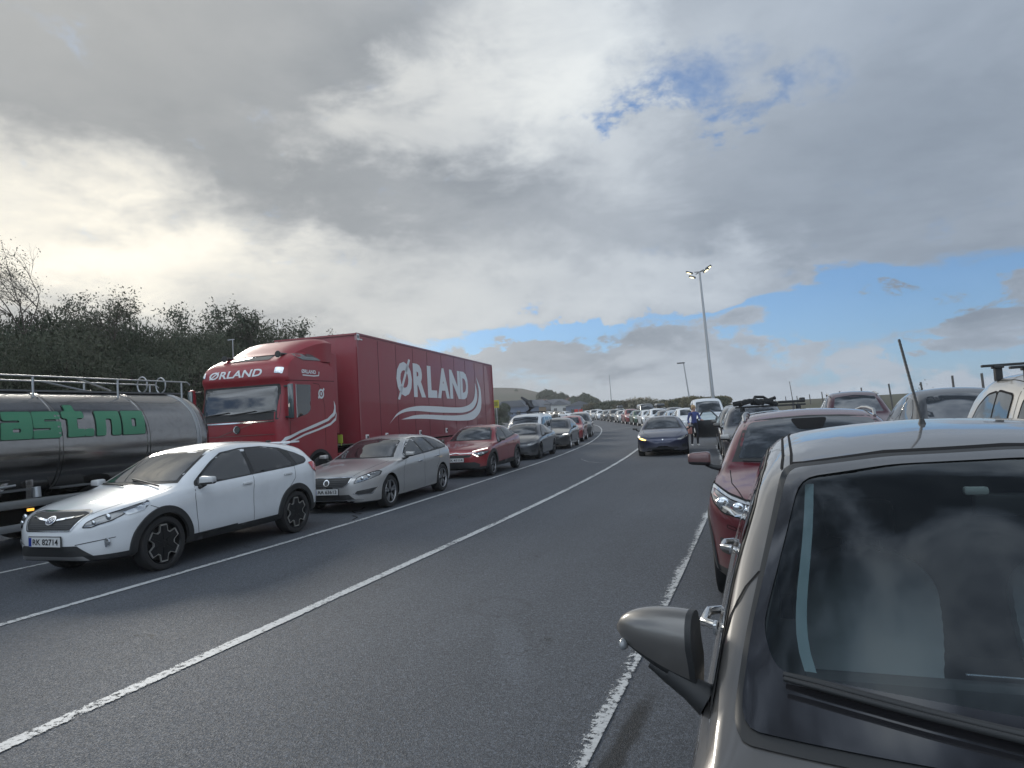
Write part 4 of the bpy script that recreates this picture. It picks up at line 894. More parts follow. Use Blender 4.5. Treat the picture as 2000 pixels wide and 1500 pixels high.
        for f in F:
            z=sum(V[i][2] for i in f)/len(f); y=abs(sum(V[i][1] for i in f)/len(f)); mi.append(0 if (z>-.058+.33*y and len(f)==4 and y>.020) else 1)
        base=(1.33+c.off,sg*.845,.985)
        ft=MB(); ft.tube([(-.02,0,-.035),(-.012,sg*.04,-.012),(.0,sg*.09,.022)],[.040,.030,.030],12).tube([(-.0,sg*.03,-.016),(.0,sg*.09,.012),(.0,sg*.14,.040)],[.026,.024,.012],10)
        foot=ft.build('mirror',plastic,c.root,60); foot.location=base
        sh=mesh('mirror_cap',V,F,[taupe,plastic],foot,50,mi); sh.location=(.0,sg*.022,.085); sh.rotation_euler=(0,0,-sg*.10)
        li=MB(); li.ell((-.010,sg*.184,-.004),(.026,.012,.016)); o=li.build('mirror_indicator',mat('clear lamp cover',(.20,.21,.22),.2,0,.6),sh,60)
        MB().box((.062,sg*.09,.01),(.004,.14,.10),None,.0).build('mirror_glass',mat('mirror glass',(.8,.8,.8),.01,1),sh)
    for x,z in ((1.98,.955),(3.08,.985)):
        for sd in(-1,1):
            q=c.proj('S',sd,x,z,.0); b=MB()
            b.tube([(-.10,0,0),(-.07,sd*.045,0),(.06,sd*.045,0),(.09,0,0)],[.014,.016,.016,.014],8); b.box((-.115,sd*.006,0),(.05,.016,.035),None,.006)
            b.build('door_handle',chrome,c.root,60).location=(q.x+c.off,q.y,q.z)
    c.lamp([(.46,.62),(.52,.72),(.76,.80),(.84,.84),(.83,.74),(.66,.64)],lampg,[(.62,.69,.04)])
    c.panel('grille','F',[(-.34,.56),(.34,.56),(.42,.66),(-.42,.66)],plastic,off=.006,res=.05,r=.02); c.plate(0,.48,'SV 41660')
    return c

# ------------------------------------------------------------------ setting: ground, asphalt, markings
def lane_x(Y,x0):
    """the lanes run straight, then bend to the left"""
    t=max(0,Y-9); return x0-t*t/(2*150+.9*t)
def ground_mats():
    m=bpy.data.materials.new('asphalt'); m.use_nodes=True; k=NT(m.node_tree); b=m.node_tree.nodes['Principled BSDF']
    tc=k.n('ShaderNodeTexCoord'); o=tc.outputs['Object']
    v=k.n('ShaderNodeTexVoronoi'); v.inputs['Scale'].default_value=135; k.lk(o,v.inputs['Vector'])
    vs=k.n('ShaderNodeSeparateColor'); k.lk(v.outputs['Color'],vs.inputs[0])
    v2=k.n('ShaderNodeTexVoronoi'); v2.inputs['Scale'].default_value=60; k.lk(o,v2.inputs['Vector']); vs2=k.n('ShaderNodeSeparateColor'); k.lk(v2.outputs['Color'],vs2.inputs[0])
    big=k.noise(o,.22,5,.6); mid=k.noise(o,1.7,6,.65); strk=k.noise(k.map(o,(0,0,0),(0,0,0),(1.1,.10,1)),1.3,5,.6)
    f=k.m('ADD',k.m('MULTIPLY',k.m('SUBTRACT',big,.5),.55),k.m('ADD',k.m('MULTIPLY',k.m('SUBTRACT',mid,.5),.25),k.m('MULTIPLY',k.m('SUBTRACT',strk,.5),.6)))
    g=k.m('ADD',k.m('MULTIPLY',k.mr(vs.outputs[0],.5,1,0,1),.050),k.m('MULTIPLY',k.mr(vs2.outputs[1],.90,1,0,1),.035))
    gr_=k.noise(o,62,3,.75); gr2=k.noise(o,24,3,.7)
    f=k.m('ADD',f,k.m('ADD',k.m('MULTIPLY',k.m('SUBTRACT',gr_,.5),2.6),k.m('MULTIPLY',k.m('SUBTRACT',gr2,.5),1.1)))
    val=k.m('ADD',k.m('MULTIPLY',k.m('MAXIMUM',k.m('ADD',1,f),.1),.052),g)
    # thin winding cracks and one dark damp patch
    cn=k.noise(o,.8,5,.7); wv=k.m('ABSOLUTE',k.m('SUBTRACT',k.noise(k.map(o,(4,2,0)),.33,6,.55),.5)); crack=k.m('MULTIPLY',k.mr(wv,.0,.0022,1,0,'LINEAR'),k.mr(cn,.52,.62,0,1))
    def spot(x,y,rx,ry,rot):
        mp=k.map(o,(x,y,0),(0,0,R(rot)),(rx,ry,1),'TEXTURE'); vm=k.n('ShaderNodeVectorMath',operation='LENGTH'); k.lk(mp,vm.inputs[0]); return k.m('ADD',vm.outputs[1],k.m('MULTIPLY',k.m('SUBTRACT',mid,.5),1.6))
    rub=k.mr(spot(-1.85,4.55,.13,.75,25),.5,1.2,.016,0); ring=spot(-2.36,5.55,.26,.28,0); rg=k.m('MULTIPLY',k.mr(ring,.8,.95,0,1),k.mr(ring,1.15,.95,0,1))
    oil=k.m('ADD',k.mr(spot(-.80,3.3,.07,.75,-3),.5,1.1,.75,0),k.m('ADD',k.mr(spot(-.72,5.4,.06,.5,-4),.4,1.1,.5,0),k.m('MULTIPLY',rg,.22)))
    val=k.m('ADD',val,rub); val=k.m('MULTIPLY',val,k.m('SUBTRACT',1,k.m('MINIMUM',k.m('ADD',k.m('MULTIPLY',crack,.75),oil),.85)))
    cc=k.n('ShaderNodeCombineColor'); k.lk(k.m('MULTIPLY',val,.89),cc.inputs[0]); k.lk(val,cc.inputs[1]); k.lk(k.m('MULTIPLY',val,1.19),cc.inputs[2]); k.lk(cc.outputs[0],b.inputs['Base Color'])
    k.lk(k.mr(vs.outputs[1],0,1,.62,.85),b.inputs['Roughness']); b.inputs['Specular IOR Level'].default_value=.45
    bp=k.n('ShaderNodeBump'); bp.inputs['Strength'].default_value=.55; bp.inputs['Distance'].default_value=.006; k.lk(v.outputs['Distance'],bp.inputs['Height']); k.lk(bp.outputs[0],b.inputs['Normal'])
    lm=bpy.data.materials.new('worn road paint'); lm.use_nodes=True; k=NT(lm.node_tree); b=lm.node_tree.nodes['Principled BSDF']
    tc=k.n('ShaderNodeTexCoord'); o=tc.outputs['Object']; uv=k.n('ShaderNodeUVMap'); sp=k.n('ShaderNodeSeparateXYZ'); k.lk(uv.outputs[0],sp.inputs[0])
    n1=k.noise(o,26,5,.75); n2=k.noise(k.map(o,(0,0,0),(0,0,0),(1,.35,1)),2.2,4,.6); n3=k.noise(o,120,2,.6)
    edge=k.m('ABSOLUTE',k.m('SUBTRACT',sp.outputs[0],.5))
    wear=k.m('ADD',k.m('ADD',n1,k.m('MULTIPLY',k.m('SUBTRACT',n3,.5),.3)),k.m('ADD',k.m('MULTIPLY',k.m('SUBTRACT',n2,.5),.7),k.m('ADD',k.m('MULTIPLY',k.mr(edge,.36,.5,0,1),.12),k.m('MULTIPLY',k.m('SUBTRACT',1,sp.outputs[0]),sp.outputs[1]))))
    k.lk(wear,lm.node_tree.nodes.new('NodeReroute').inputs[0])
    msk=k.mr(wear,.60,.68,0,1); tr=k.n('ShaderNodeBsdfTransparent'); mx=k.n('ShaderNodeMixShader'); out=lm.node_tree.nodes['Material Output']
    b.inputs['Roughness'].default_value=.6; vv=k.mix(k.mr(n1,.3,.7,0,1),(.50,.51,.51),(.36,.37,.375)); k.lk(vv,b.inputs['Base Color'])
    k.lk(msk,mx.inputs[0]); k.lk(b.outputs[0],mx.inputs[1]); k.lk(tr.outputs[0],mx.inputs[2]); k.lk(mx.outputs[0],out.inputs[0])
    gm=bpy.data.materials.new('rough grass and heath'); gm.use_nodes=True; k=NT(gm.node_tree); b=gm.node_tree.nodes['Principled BSDF']
    tc=k.n('ShaderNodeTexCoord'); o=tc.outputs['Object']; n=k.noise(o,.06,8,.7); n2=k.noise(o,.9,6,.7)
    c=k.mix(k.mr(n,.35,.65,0,1),(.040,.046,.022),(.058,.048,.028)); c=k.mix(k.mr(n2,.4,.7,0,.6),c,(.030,.036,.02)); k.lk(c,b.inputs['Base Color']); b.inputs['Roughness'].default_value=.95
    return m,lm,gm
asph,linem,grassm=ground_mats()
def lot_left(Y): return -14.6-max(0,Y-38)*1.15
def lot_right(Y): return 9.0 if Y<20 else 9.0+ .0*(Y-20)-(max(0,Y-30))**1.25*.09
def terrain(X,Y):
    z=gz(X,Y); r=X-lot_right(Y) if Y>-40 else -1
    if r>0: t=min(1,r/6); z+=1.0*t*t*(3-2*t)
    l=lot_left(Y)-X
    if l>0 and Y<60: t=min(1,l/7); z+=1.0*t*t*(3-2*t)*min(1,max(0,(60-Y)/20))
    return z
def build_ground():
    xs=[-2500,-900,-400,-200]+list(range(-120,-20,6))+list(range(-20,16,2))+list(range(16,60,6))+[100,200,500,1200,2500]
    ys=[-1200,-300,-80,-30]+list(range(-16,70,4))+list(range(70,160,8))+[180,220,300,450,700,1100,1800,3200]
    V=[(x,y,terrain(x,y)-.03-(.9 if abs(x)>600 or y>1500 else 0)) for y in ys for x in xs]; n=len(xs)
    F=[(j*n+i,j*n+i+1,(j+1)*n+i+1,(j+1)*n+i) for j in range(len(ys)-1) for i in range(n-1)]
    tag(mesh('ground',V,F,grassm,None,180),kind='structure')
    V=[];F=[];ys=list(range(-16,137,3)); N=10
    for y in ys:
        a,b=lot_left(y),lot_right(y)
        for i in range(N+1): x=a+(b-a)*i/N; V.append((x,y,gz(x,y)))
    for j in range(len(ys)-1):
        for i in range(N): q=j*(N+1)+i; F.append((q,q+1,q+N+2,q+N+1))
    tag(mesh('asphalt_lot',V,F,asph,None,180),kind='structure')
def line(pts,w,wear=.0,name='lane_line'):
    # dense polyline by spline through points, draped 4 mm over the asphalt
    P=[Vector(p) for p in pts]; D=[]
    for i in range(len(P)-1):
        p0=P[max(i-1,0)];p1=P[i];p2=P[i+1];p3=P[min(i+2,len(P)-1)]; n=max(2,int((p2-p1).length/.8))
        for j in range(n):
            t=j/n; D.append(.5*((2*p1)+(p2-p0)*t+(2*p0-5*p1+4*p2-p3)*t*t+(3*p1-p0-3*p2+p3)*t**3))
    D.append(P[-1]); V=[];F=[];U=[]
    for i,p in enumerate(D):
        t=(D[min(i+1,len(D)-1)]-D[max(i-1,0)]).normalized(); nn=Vector((-t.y,t.x))*w/2
        for q in (p+nn,p-nn): V.append((q.x,q.y,gz(q.x,q.y)+.006+.0003*(p.y if p.y>0 else 0)))
    F=[(2*i,2*i+1,2*i+3,2*i+2) for i in range(len(D)-1)]
    o=mesh(name,V,F,linem); uv=o.data.uv_layers.new(name='UVMap')
    for l in o.data.loops: uv.data[l.index].uv=(l.vertex_index%2,wear)
    return tag(o,kind='structure')
build_ground()
line([(-6.86,-6),(-6.86,2),(-6.86,6.5),(-6.9,9.2),(-7.16,13.8),(-7.9,23.5),(-8.55,29.5),(-9.7,38),(-12.0,50),(-15.0,62.5),(-18.5,74),(-24,86)],.105,.06)
line([(-4.08,-6),(-4.10,2.5),(-4.13,6),(-4.25,12.5),(-4.62,20),(-5.3,28),(-6.4,38),(-8.4,50)],.125,.10)
line([(-.98,-5),(-.98,3.1),(-.97,6),(-1.0,9),(-1.08,14),(-1.35,20),(-2.2,30)],.125,.36)
line([(-9.75,-4),(-9.70,5),(-9.62,6.5),(-9.8,12),(-10.3,20),(-11,28)],.10,.10)
line([(-12.6,52),(-12.2,57),(-11.5,63)],.12,.3); line([(-6.6,24.2),(-5.9,22.6),(-5.2,22.0)],.05,.45,'painted_mark')
# winding crack beside the silver wagon
cr=MB(); pts=[(-7.95,11.9),(-7.80,11.55),(-7.86,11.30),(-7.60,11.05),(-7.42,10.98),(-7.45,10.72),(-7.22,10.55),(-7.12,10.25)]
for i in range(len(pts)-1):
    a=Vector(pts[i]);b=Vector(pts[i+1]); t=(b-a).normalized(); n=Vector((-t.y,t.x))*(.022-.001*i); cr.add([(a.x+n.x,a.y+n.y,.004),(a.x-n.x,a.y-n.y,.004),(b.x-n.x,b.y-n.y,.004),(b.x+n.x,b.y+n.y,.004)],[(0,1,2,3)])
tag(cr.build('road_crack',seam),kind='structure')

# ------------------------------------------------------------------ vehicles in the queue
wc=white_crossover().place(-8.13,6.35,.026)
sw=silver_wagon().place(-8.20,11.80,.079)
rc=red_crossover().place(-8.62,18.35,.085)
ds=sedan(graphite,'sedan_car','dark grey sedan without lamps lit, parked behind the red crossover coupe').place(-9.45,25.2,.115)
bs=sedan(navy,'sedan_car','midnight blue sedan driving in the open lane with one amber indicator lit',True).place(-3.70,25.15,.125)
dh=dark_hatch().place(-10.15,32.0,.13)
g='cars of the left row seen past the black hatchback'
r1=generic('hatch',redp,'hatchback_car','small red hatchback behind the black hatchback, left row',g,True,1.60).place(-11.25,38.7,.17,z=gz(0,38))
r2=generic('suv',darkgrey,'suv_car','dark sport utility car behind the small red hatchback, left row',g,True,1.72).place(-12.25,44.5,.20,z=gz(0,44))
r3=generic('suv',silver,'suv_car','pale blue grey car last before the bend of the left row',g,True,1.75).place(-13.7,50.6,.25,z=gz(0,50))
su=red_suv().place(.37,6.32,-.005)
nc=near_car().place(.66,1.28,.0)
# lane behind the dark red car
q1=generic('wagon',silver,'station_wagon','silver estate car carrying a dark load on its roof bars, behind the dark red car',None,True,1.52,dark=False).place(.20,13.2,.03)
q2=generic('suv',graphite,'suv_car','dark grey sport utility car with pale window frames in the right lane queue',None,True,1.70).place(-.28,19.0,.08)
q3=generic('suv',darkgrey,'suv_car','dark car seen between the open black door and the dark red car',None,True,1.66).place(-.75,24.6,.10)
v1=generic('van',white,'white_van','white high van standing behind the person and the open black door',None,True,2.15,'van').place(-3.0,38.2,.16,z=gz(0,38))
v2=generic('van',white,'white_van','white van with black roof rack bars behind the end of the red trailer',None,True,1.86,'van').place(-10.95,29.8,.12)
rk=MB()
for x in (-.6,.2,1.0): rk.box((x,0,1.93),(.05,1.5,.03)).box((x,.66,1.89),(.05,.04,.08)).box((x,-.66,1.89),(.05,.04,.08))
rk.build('roof_rack',plastic,v2.root)
def roof_load():
    t=thing('roof_load','dark bundle and folded carrier strapped to bars on the silver estate roof','roof load',(.05,15.1,1.52),.0)
    m=MB()
    for y in(-.45,.45): MB().box((0,y,.10),(1.35,.07,.035)).box((-.55,y,.05),(.06,.10,.09)).box((.55,y,.05),(.06,.10,.09)).build('roof_bar',plastic,t)
    m=MB(); random.seed(3)
    for i in range(9): m.box((-.62+.085*i,random.uniform(-.3,.3),.17+random.uniform(-.02,.05)),(.2,.75,.10),Matrix.Rotation(random.uniform(-.5,.5),3,'Y'),.03)
    m.tube([(-.35,-.3,.16),(-.28,0,.31),(-.12,.2,.30),(.05,.3,.18)],.03,8); m.tube([(-.1,.1,.20),(.12,0,.27)],.035,8); m.build('bundle',mat('dark canvas',(.012,.013,.014),.8),t,50)
    m=MB().box((.42,0,.17),(.50,.8,.05),None,.015).box((.63,0,.19),(.10,.5,.10),None,.02); m.build('carrier_tray',plastic,t,50)
roof_load()
def bool_cut(o,c):
    md=o.modifiers.new('b','BOOLEAN'); md.operation='DIFFERENCE'; md.object=c; md.solver='EXACT'
    dg=bpy.context.evaluated_depsgraph_get(); dg.update(); nm=bpy.data.meshes.new_from_object(o.evaluated_get(dg)); o.modifiers.clear(); o.data=nm; bpy.data.objects.remove(c); smooth(nm,35)
def open_door_car():
    c=generic('suv',blackp,'suv_car','black car with its front door swung open beside the standing person',None,True,1.70)
    c.place(-.95,30.0,.13,z=.02)
    # the open door: hinged at the front of the opening, standing almost square to the car
    prof=roundpoly([(0,.33),(1.08,.36),(1.12,.75),(1.10,1.03),(.78,1.50),(.40,1.53),(.02,1.10),(-.02,.9)],.06); win=roundpoly([(.10,1.10),(1.02,1.09),(.74,1.45),(.42,1.47)],.05)
    V,F=fill(prof,.2,(win,)); n=len(V); hinge=(1.55+c.off,.90,0)
    P=[(u,.035,v) for u,v in V]+[(u,-.035,v) for u,v in V]; FF=list(F)+[tuple(i+n for i in f[::-1]) for f in F]
    ed={}
    for f in F:
        for a,b in zip(f,f[1:]+f[:1]): ed[(a,b)]=1
    for a,b in ed:
        if (b,a) not in ed: FF.append((a,b,b+n,a+n))
    d=mesh('door',P,FF,blackp,c.root,40); d.location=hinge; d.rotation_euler=(0,0,R(78))
    V,F=fill(win,.3); mesh('door_window',[(u,0,v) for u,v in V],F,glassw,d)
    MB().box((.5,-.05,.80),(.75,.05,.30),None,.02).build('door_panel',intr,d,50); MB().box((.16,.12,1.12),(.10,.20,.13),None,.035).build('mirror',blackp,d,50)
open_door_car()
def right_lane():
    a=generic('suv',maroon,'suv_car','tall maroon car seen over the roof of the dark red car',None,True,1.90); a.place(2.35,20.3,.0)
    m=MB().tube([a.proj('T',-1,2.1,.6,.05),a.proj('T',-1,3.0,.6,.06),a.proj('T',-1,3.9,.55,.05)],.02,6); m.tube([a.proj('T',-1,2.1,-.6,.05),a.proj('T',-1,3.0,-.6,.06),a.proj('T',-1,3.9,-.55,.05)],.02,6); a.hang(m.build('roof_rail',steelp,None,50))
    b=generic('suv',darkgrey,'suv_car','dark grey car with a pale window frame left of the beige van',None,True,1.78); b.place(3.15,12.6,.0)
    # high roofed beige van
    sp=dict(L=4.14,W=1.78,axles=(.80,3.50),r=.31,tyre=.195,rim='spoke',spokes=5,paint=cream,flare=.012,nose=(.7,3.0),tail=(.35,4.2),step=.06,taper=.02,
      top=[(0,.56),(.02,.66),(.06,.77),(.14,.86),(.4,.96),(.85,1.07),(1.0,1.12),(1.1,1.17),(1.4,1.42),(1.7,1.63),(1.95,1.75),(2.2,1.82),(2.6,1.87),(3.1,1.87),(3.5,1.82),(3.8,1.72),(3.98,1.58),(4.08,1.3),(4.12,1.0),(4.14,.7)],
      bot=[(0,.42),(.05,.28),(.2,.24),(3.8,.26),(4.1,.4),(4.14,.46)],
      belt=[(0,.5),(.02,.62),(.06,.72),(.15,.80),(.5,.93),(1.0,1.02),(1.5,1.06),(2.6,1.10),(3.8,1.12),(4.05,.95),(4.14,.65)],
      wt=[(0,.7),(.4,.74),(.9,.82),(1.4,.78),(2.0,.74),(3,.73),(3.8,.70),(4.14,.78)],crown=[(0,.01),(.2,.05),(1.0,.07),(2.0,.08),(3.5,.09),(4.14,.05)])
    c=Car(sp,'white_van','pale beige high roofed van with black roof bars and arched side windows','van')
    c.panel('windscreen','F',[(-.66,1.20),(.66,1.20),(.60,1.62),(.4,1.69),(0,1.72),(-.4,1.69),(-.60,1.62)],glassd,off=.004,res=.06,r=.05)
    for w in ([(1.30,1.09),(1.42,1.30),(1.62,1.46),(1.86,1.575),(1.98,1.58),(1.98,1.12)],[(2.25,1.13),(2.25,1.62),(2.62,1.66),(2.72,1.66),(2.72,1.14)],[(2.74,1.14),(2.74,1.66),(3.05,1.63),(3.35,1.50),(3.52,1.32),(3.56,1.15)]):
        for sd in(-1,1): c.strip('window_gasket','S',roundpoly(w,.07),.022,seam,sd,.007,closed=True); c.panel('side_window','S',w,mat('pale reflecting glass',(.03,.04,.045),.03,0,0,1.0),sd,off=.006,res=.06,r=.07)
    c.lamp([(.50,.66),(.56,.82),(.80,.92),(.84,.80),(.70,.70)],lampg,[(.68,.79,.06)]); c.panel('grille','F',[(-.35,.60),(.35,.60),(.42,.74),(-.42,.74)],plastic,off=.006,res=.06,r=.02)
    c.seams([[(1.22,1.06),(1.2,.8),(1.22,.28)],[(2.12,1.68),(2.10,1.2),(2.12,.28)],[(1.25,1.10),(1.42,1.36),(1.7,1.58),(2.0,1.68),(2.12,1.69)]],[[(1.9,.60),(2.6,.62),(3.6,.58)]])
    c.mirror(1.42,1.10,blackp,(.10,.15,.12),.08)
    for x in (2.15,3.05):
        e=MB(); z=c.top(x)+.075; e.box((x,0,z),(.06,1.50,.028),None,.008)
        for sg in(-1,1):
            q=c.proj('T',-1,x,.60*sg,0); e.add(*(lambda b:(b.V,b.F))(MB().box((x,.60*sg,(q.z+z)/2),(.085,.07,z-q.z+.01),None,.015))).box((x,.60*sg,z-.02),(.15,.09,.03),None,.01)
        c.hang(e.build('roof_bar',plastic,None,40))
    c.place(2.98,6.45,.0)
right_lane()

# ------------------------------------------------------------------ articulated lorry
class Surf(Car):
    def __init__(s,root,V,F,L,W):
        s.root=root; s.off=0; s.L=L; s.W=W; bm=bmesh.new(); vs=[bm.verts.new(v) for v in V]
        for f in F: bm.faces.new([vs[i] for i in f])
        bmesh.ops.recalc_face_normals(bm,faces=bm.faces); s.bvh=BVHTree.FromBMesh(bm); bm.free()
def big_wheel(parent,x,y,r=.52,w=.32,sg=-1):
    T=MB(); hw=w/2; rr=r*.56
    T.lathe([(rr,-hw*.8),(r*.9,-hw),(r*.98,-hw*.85),(r,-hw*.5),(r,hw*.5),(r*.98,hw*.85),(r*.9,hw),(rr,hw*.8)],36)
    o=T.build('wheel',rubber,parent,40); o.location=(x,y,r); o.rotation_euler=(0,0,math.pi if sg<0 else 0)
    m=MB().lathe([(.001,hw*.5),(.10,hw*.5),(.12,hw*.2),(rr*.8,hw*.15),(rr*.95,hw*.7),(rr,hw*.8)],28); m.build('rim',steelp,o,40)
def lorry():
    t=thing('lorry_cab','red lorry cab with white lettering, parked nose to the tank trailer','lorry')
    # front centre of the cab; local x runs back, local -y is the side facing the camera
    th=.06; d=Vector((-math.sin(th),math.cos(th),0)); rt=Vector((math.cos(th),math.sin(th),0)); t.location=Vector((-10.4,12.3,0))+d*.12-rt*1.25; t.rotation_euler=(0,0,math.pi/2+th)
    xf=pchip([(.40,.10),(.9,.0),(1.9,.0),(2.12,.03),(2.76,.15),(2.84,.12),(2.95,.07),(3.1,.09),(3.25,.18),(3.36,.34),(3.50,.66),(3.60,.98),(3.66,1.3),(3.70,1.6)])
    hw=pchip([(.40,1.23),(2.8,1.25),(3.0,1.235),(3.3,1.18),(3.5,1.10),(3.60,1.02),(3.70,.9)])
    zs=[.40+.05*i for i in range(60)]+[3.38,3.42,3.46,3.50,3.54,3.58,3.62,3.66,3.69,3.70]; zs=[z for z in sorted(set(round(z,3) for z in zs)) if z<=3.70]
    V=[];F=[];N=45
    for z in zs:
        a=xf(z); w=hw(z); rear=2.25
        for i in range(N):
            u=-1+2*i/(N-1)        # -1 rear near side .. 0 front centre .. 1 rear far side
            au=abs(u); sg=-1 if u<0 else 1
            if au<.6:
                q=au/.6; y=w*math.sin(q*math.pi/2)**.9 if q<1 else w; y=w*(1-(1-q)**1.15) ; k=y/w; x=a+.05*k*k+(.20*(max(0,k-.80)/.20)**2.4)
            else:
                q=(au-.6)/.4; y=w; x0=a+.25; x=x0+(rear-x0)*q
            V.append((min(x,rear),sg*y,z))
    M=len(zs)
    for j in range(M-1):
        for i in range(N-1): F.append((j*N+i,j*N+i+1,(j+1)*N+i+1,(j+1)*N+i))
        F.append((j*N,(j+1)*N,(j+1)*N+N-1,j*N+N-1))
    F.append(tuple(range(N))); F.append(tuple((M-1)*N+i for i in range(N)))
    mesh('body',V,F,truckred,t,28); s=Surf(t,V,F,2.25,1.25)
    s.panel('windscreen_surround','F',[(-1.10,1.95),(1.10,1.95),(1.12,2.2),(1.08,2.79),(-1.08,2.79),(-1.12,2.2)],plastic,off=.003,res=.1,r=.05)
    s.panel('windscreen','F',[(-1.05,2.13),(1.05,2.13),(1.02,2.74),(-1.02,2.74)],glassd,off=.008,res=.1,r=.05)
    w=MB()
    for a,b in(((-.95,2.11),(-.25,2.17)),((-.2,2.11),(.5,2.17)),((.4,2.11),(1.0,2.16))): w.tube([s.proj('F',-1,*a,.03),s.proj('F',-1,*b,.03)],.012,6)
    w.build('wiper',plastic,t)
    s.panel('roof_window','T',[(.42,-.62),(.42,.62),(.92,.52),(.92,-.52)],glassd,off=.006,res=.08,r=.05)
    for sg in(-1,1):
        s.panel('marker_lamp','F',[(.98*sg,3.04),(1.15*sg,3.02),(1.15*sg,3.17),(.99*sg,3.18)],lampb,off=.01,res=.05,r=.03)
        h=MB().tube([(.0,0,0),(.28,0,.02)],[.05,.03],10).tube([(.0,.0,0),(-.06,0,0)],[.05,.085],12); hn=h.build('air_horn',mat('dark horn',(.03,.03,.03),.3,.6),t,50); q=s.proj('T',-1,.62,.78*sg,.06); hn.location=q
    V2,F2=text2d('ØRLAND',1,.025,.18,1,1.03); V2=fit2d(V2,-.86,.66,2.99,3.17); s.decal('lettering','F',*cutrows(V2,F2,.04),letter,off=.01)
    s.strip('chrome_strip','F',[(-1.02,1.92),(1.0,1.92)],.03,chrome,off=.012); s.strip('grille_line','F',[(-1.02,1.615),(1.0,1.615)],.02,mat('faint metal line',(.20,.10,.10),.35,.6),off=.006)
    s.strip('grille_diagonal','F',[(-.62,1.60),(.44,1.90)],.022,mat('faint metal line',(.2,.1,.1),.35,.6),off=.007); ring=[(-.02+.085*math.cos(q),1.76+.085*math.sin(q)) for q in [i*math.pi/12 for i in range(24)]]
    s.panel('emblem','F',ring,plasticG,off=.012,res=.06); s.strip('emblem_ring','F',ring,.025,chrome,off=.016,closed=True)
    for sg in(-1,1): s.panel('headlight','F',[(.72*sg,.78),(1.16*sg,.82),(1.16*sg,1.12),(.98*sg,1.02),(.72*sg,.94)],lampb,off=.01,res=.06,r=.03)
    s.panel('lower_grille','F',[(-.95,.85),(.95,.85),(.95,1.2),(-.95,1.2)],plastic,off=.006,res=.1,r=.03); s.panel('bumper','F',[(-1.15,.45),(1.15,.45),(1.15,.72),(-1.15,.72)],plasticG,off=.006,res=.1,r=.03)
    for sd in(-1,1):
        s.panel('side_window','S',[(.30,1.92),(.96,2.06),(1.10,2.15),(1.14,2.78),(.36,2.77)],glassd,sd,off=.006,res=.1,r=.05)
        s.panel('fairing_window','S',[(.80,3.44),(1.0,3.39),(1.98,3.42),(1.98,3.68),(1.1,3.66),(.70,3.60)],mat('smoked panel',(.035,.045,.045),.15,0,1),sd,off=.014,res=.1,r=.03)
        s.strip('door_seam','S',[(.30,1.9),(.28,1.2),(.55,1.0)],.012,seam,sd,.003); s.strip('door_seam','S',[(1.24,2.82),(1.50,2.80),(1.62,2.55),(1.72,2.25),(1.72,1.25)],.012,seam,sd,.003); s.strip('door_seam','S',[(.25,2.86),(2.2,2.90)],.014,seam,sd,.003)
        s.panel('white_swoosh','S',[(-.20+.25,1.38),(.15,1.53),(.62,1.66),(1.27,1.81),(1.81,1.93),(2.08,2.08),(2.14,2.20),(2.13,2.40),(2.20,2.26),(2.20,2.06),(2.12,1.99),(1.85,1.87),(1.3,1.74),(.62,1.60),(.2,1.47)],letter,sd,off=.012,res=.06)
        s.panel('white_swoosh','S',[(.02,1.36),(.35,1.46),(.84,1.59),(1.39,1.69),(1.94,1.82),(2.18,1.95),(2.235,2.10),(2.235,2.00),(2.20,1.88),(1.94,1.755),(1.39,1.64),(.84,1.54),(.38,1.42),(.06,1.33)],letter,sd,off=.012,res=.06)
        V3,F3=text2d('ØRLAND',1,.03,.15); V3=fit2d(V3,.82,1.42,3.05,3.15); s.decal('small_lettering','S',V3 if sd<0 else [(2.24-a,b) for a,b in V3],F3,letter,sd,off=.012)
        s.strip('small_swoosh','S',[(.84,3.005),(1.30,3.00),(1.52,3.02),(1.56,3.12)],.03,letter,sd,off=.012)
        ring=[(1.57+.10*math.cos(q),2.56+.10*math.sin(q)) for q in [i*math.pi/9 for i in range(18)]]; s.strip('round_emblem','S',ring,.05,letter,sd,.012,closed=True); s.strip('emblem_slash','S',[(1.44,2.45),(1.50,2.50)],.06,letter,sd,.012); s.strip('emblem_slash','S',[(1.66,2.64),(1.70,2.70)],.06,letter,sd,.012); s.panel('emblem_core','S',[(1.54,2.52),(1.60,2.52),(1.60,2.60),(1.54,2.60)],letter,sd,off=.012,res=.05)
        a=[(1.42+.66*math.cos(q),.52+.66*math.sin(q)) for q in [R(-12)+i*R(204)/20 for i in range(21)]]; s.panel('wheel_arch','S',a,plastic,sd,off=.02,res=.15); a=[(1.42+.58*math.cos(q),.52+.58*math.sin(q)) for q in [R(-12)+i*R(204)/20 for i in range(21)]]; s.panel('wheel_arch','S',a,void,sd,off=.025,res=.15)
        big_wheel(t,1.42,sd*1.16,.50,.32,sd)
        # mirrors on arms
        mb=MB().box((.14,sd*1.43,2.36),(.12,.16,.86),None,.05); mb.build('mirror',truckred,t,50); MB().box((.206,sd*1.43,2.36),(.01,.13,.78),None,0).build('mirror_glass',mat('mirror glass',(.8,.8,.8),.01,1),t); MB().box((.20,sd*1.33,2.72),(.07,.30,.05),None,.015).build('mirror_arm',plastic,t,50); MB().box((.20,sd*1.33,2.0),(.07,.26,.04),None,.012).build('mirror_arm',plastic,t,50)
        MB().box((.09,sd*1.43,2.36),(.05,.14,.80),None,.02).build('mirror_front',mat('dark gloss shell',(.05,.07,.075),.08,0,1),t,50)
    # roof air deflector rising to the trailer height
    V=[];F=[]; n=14
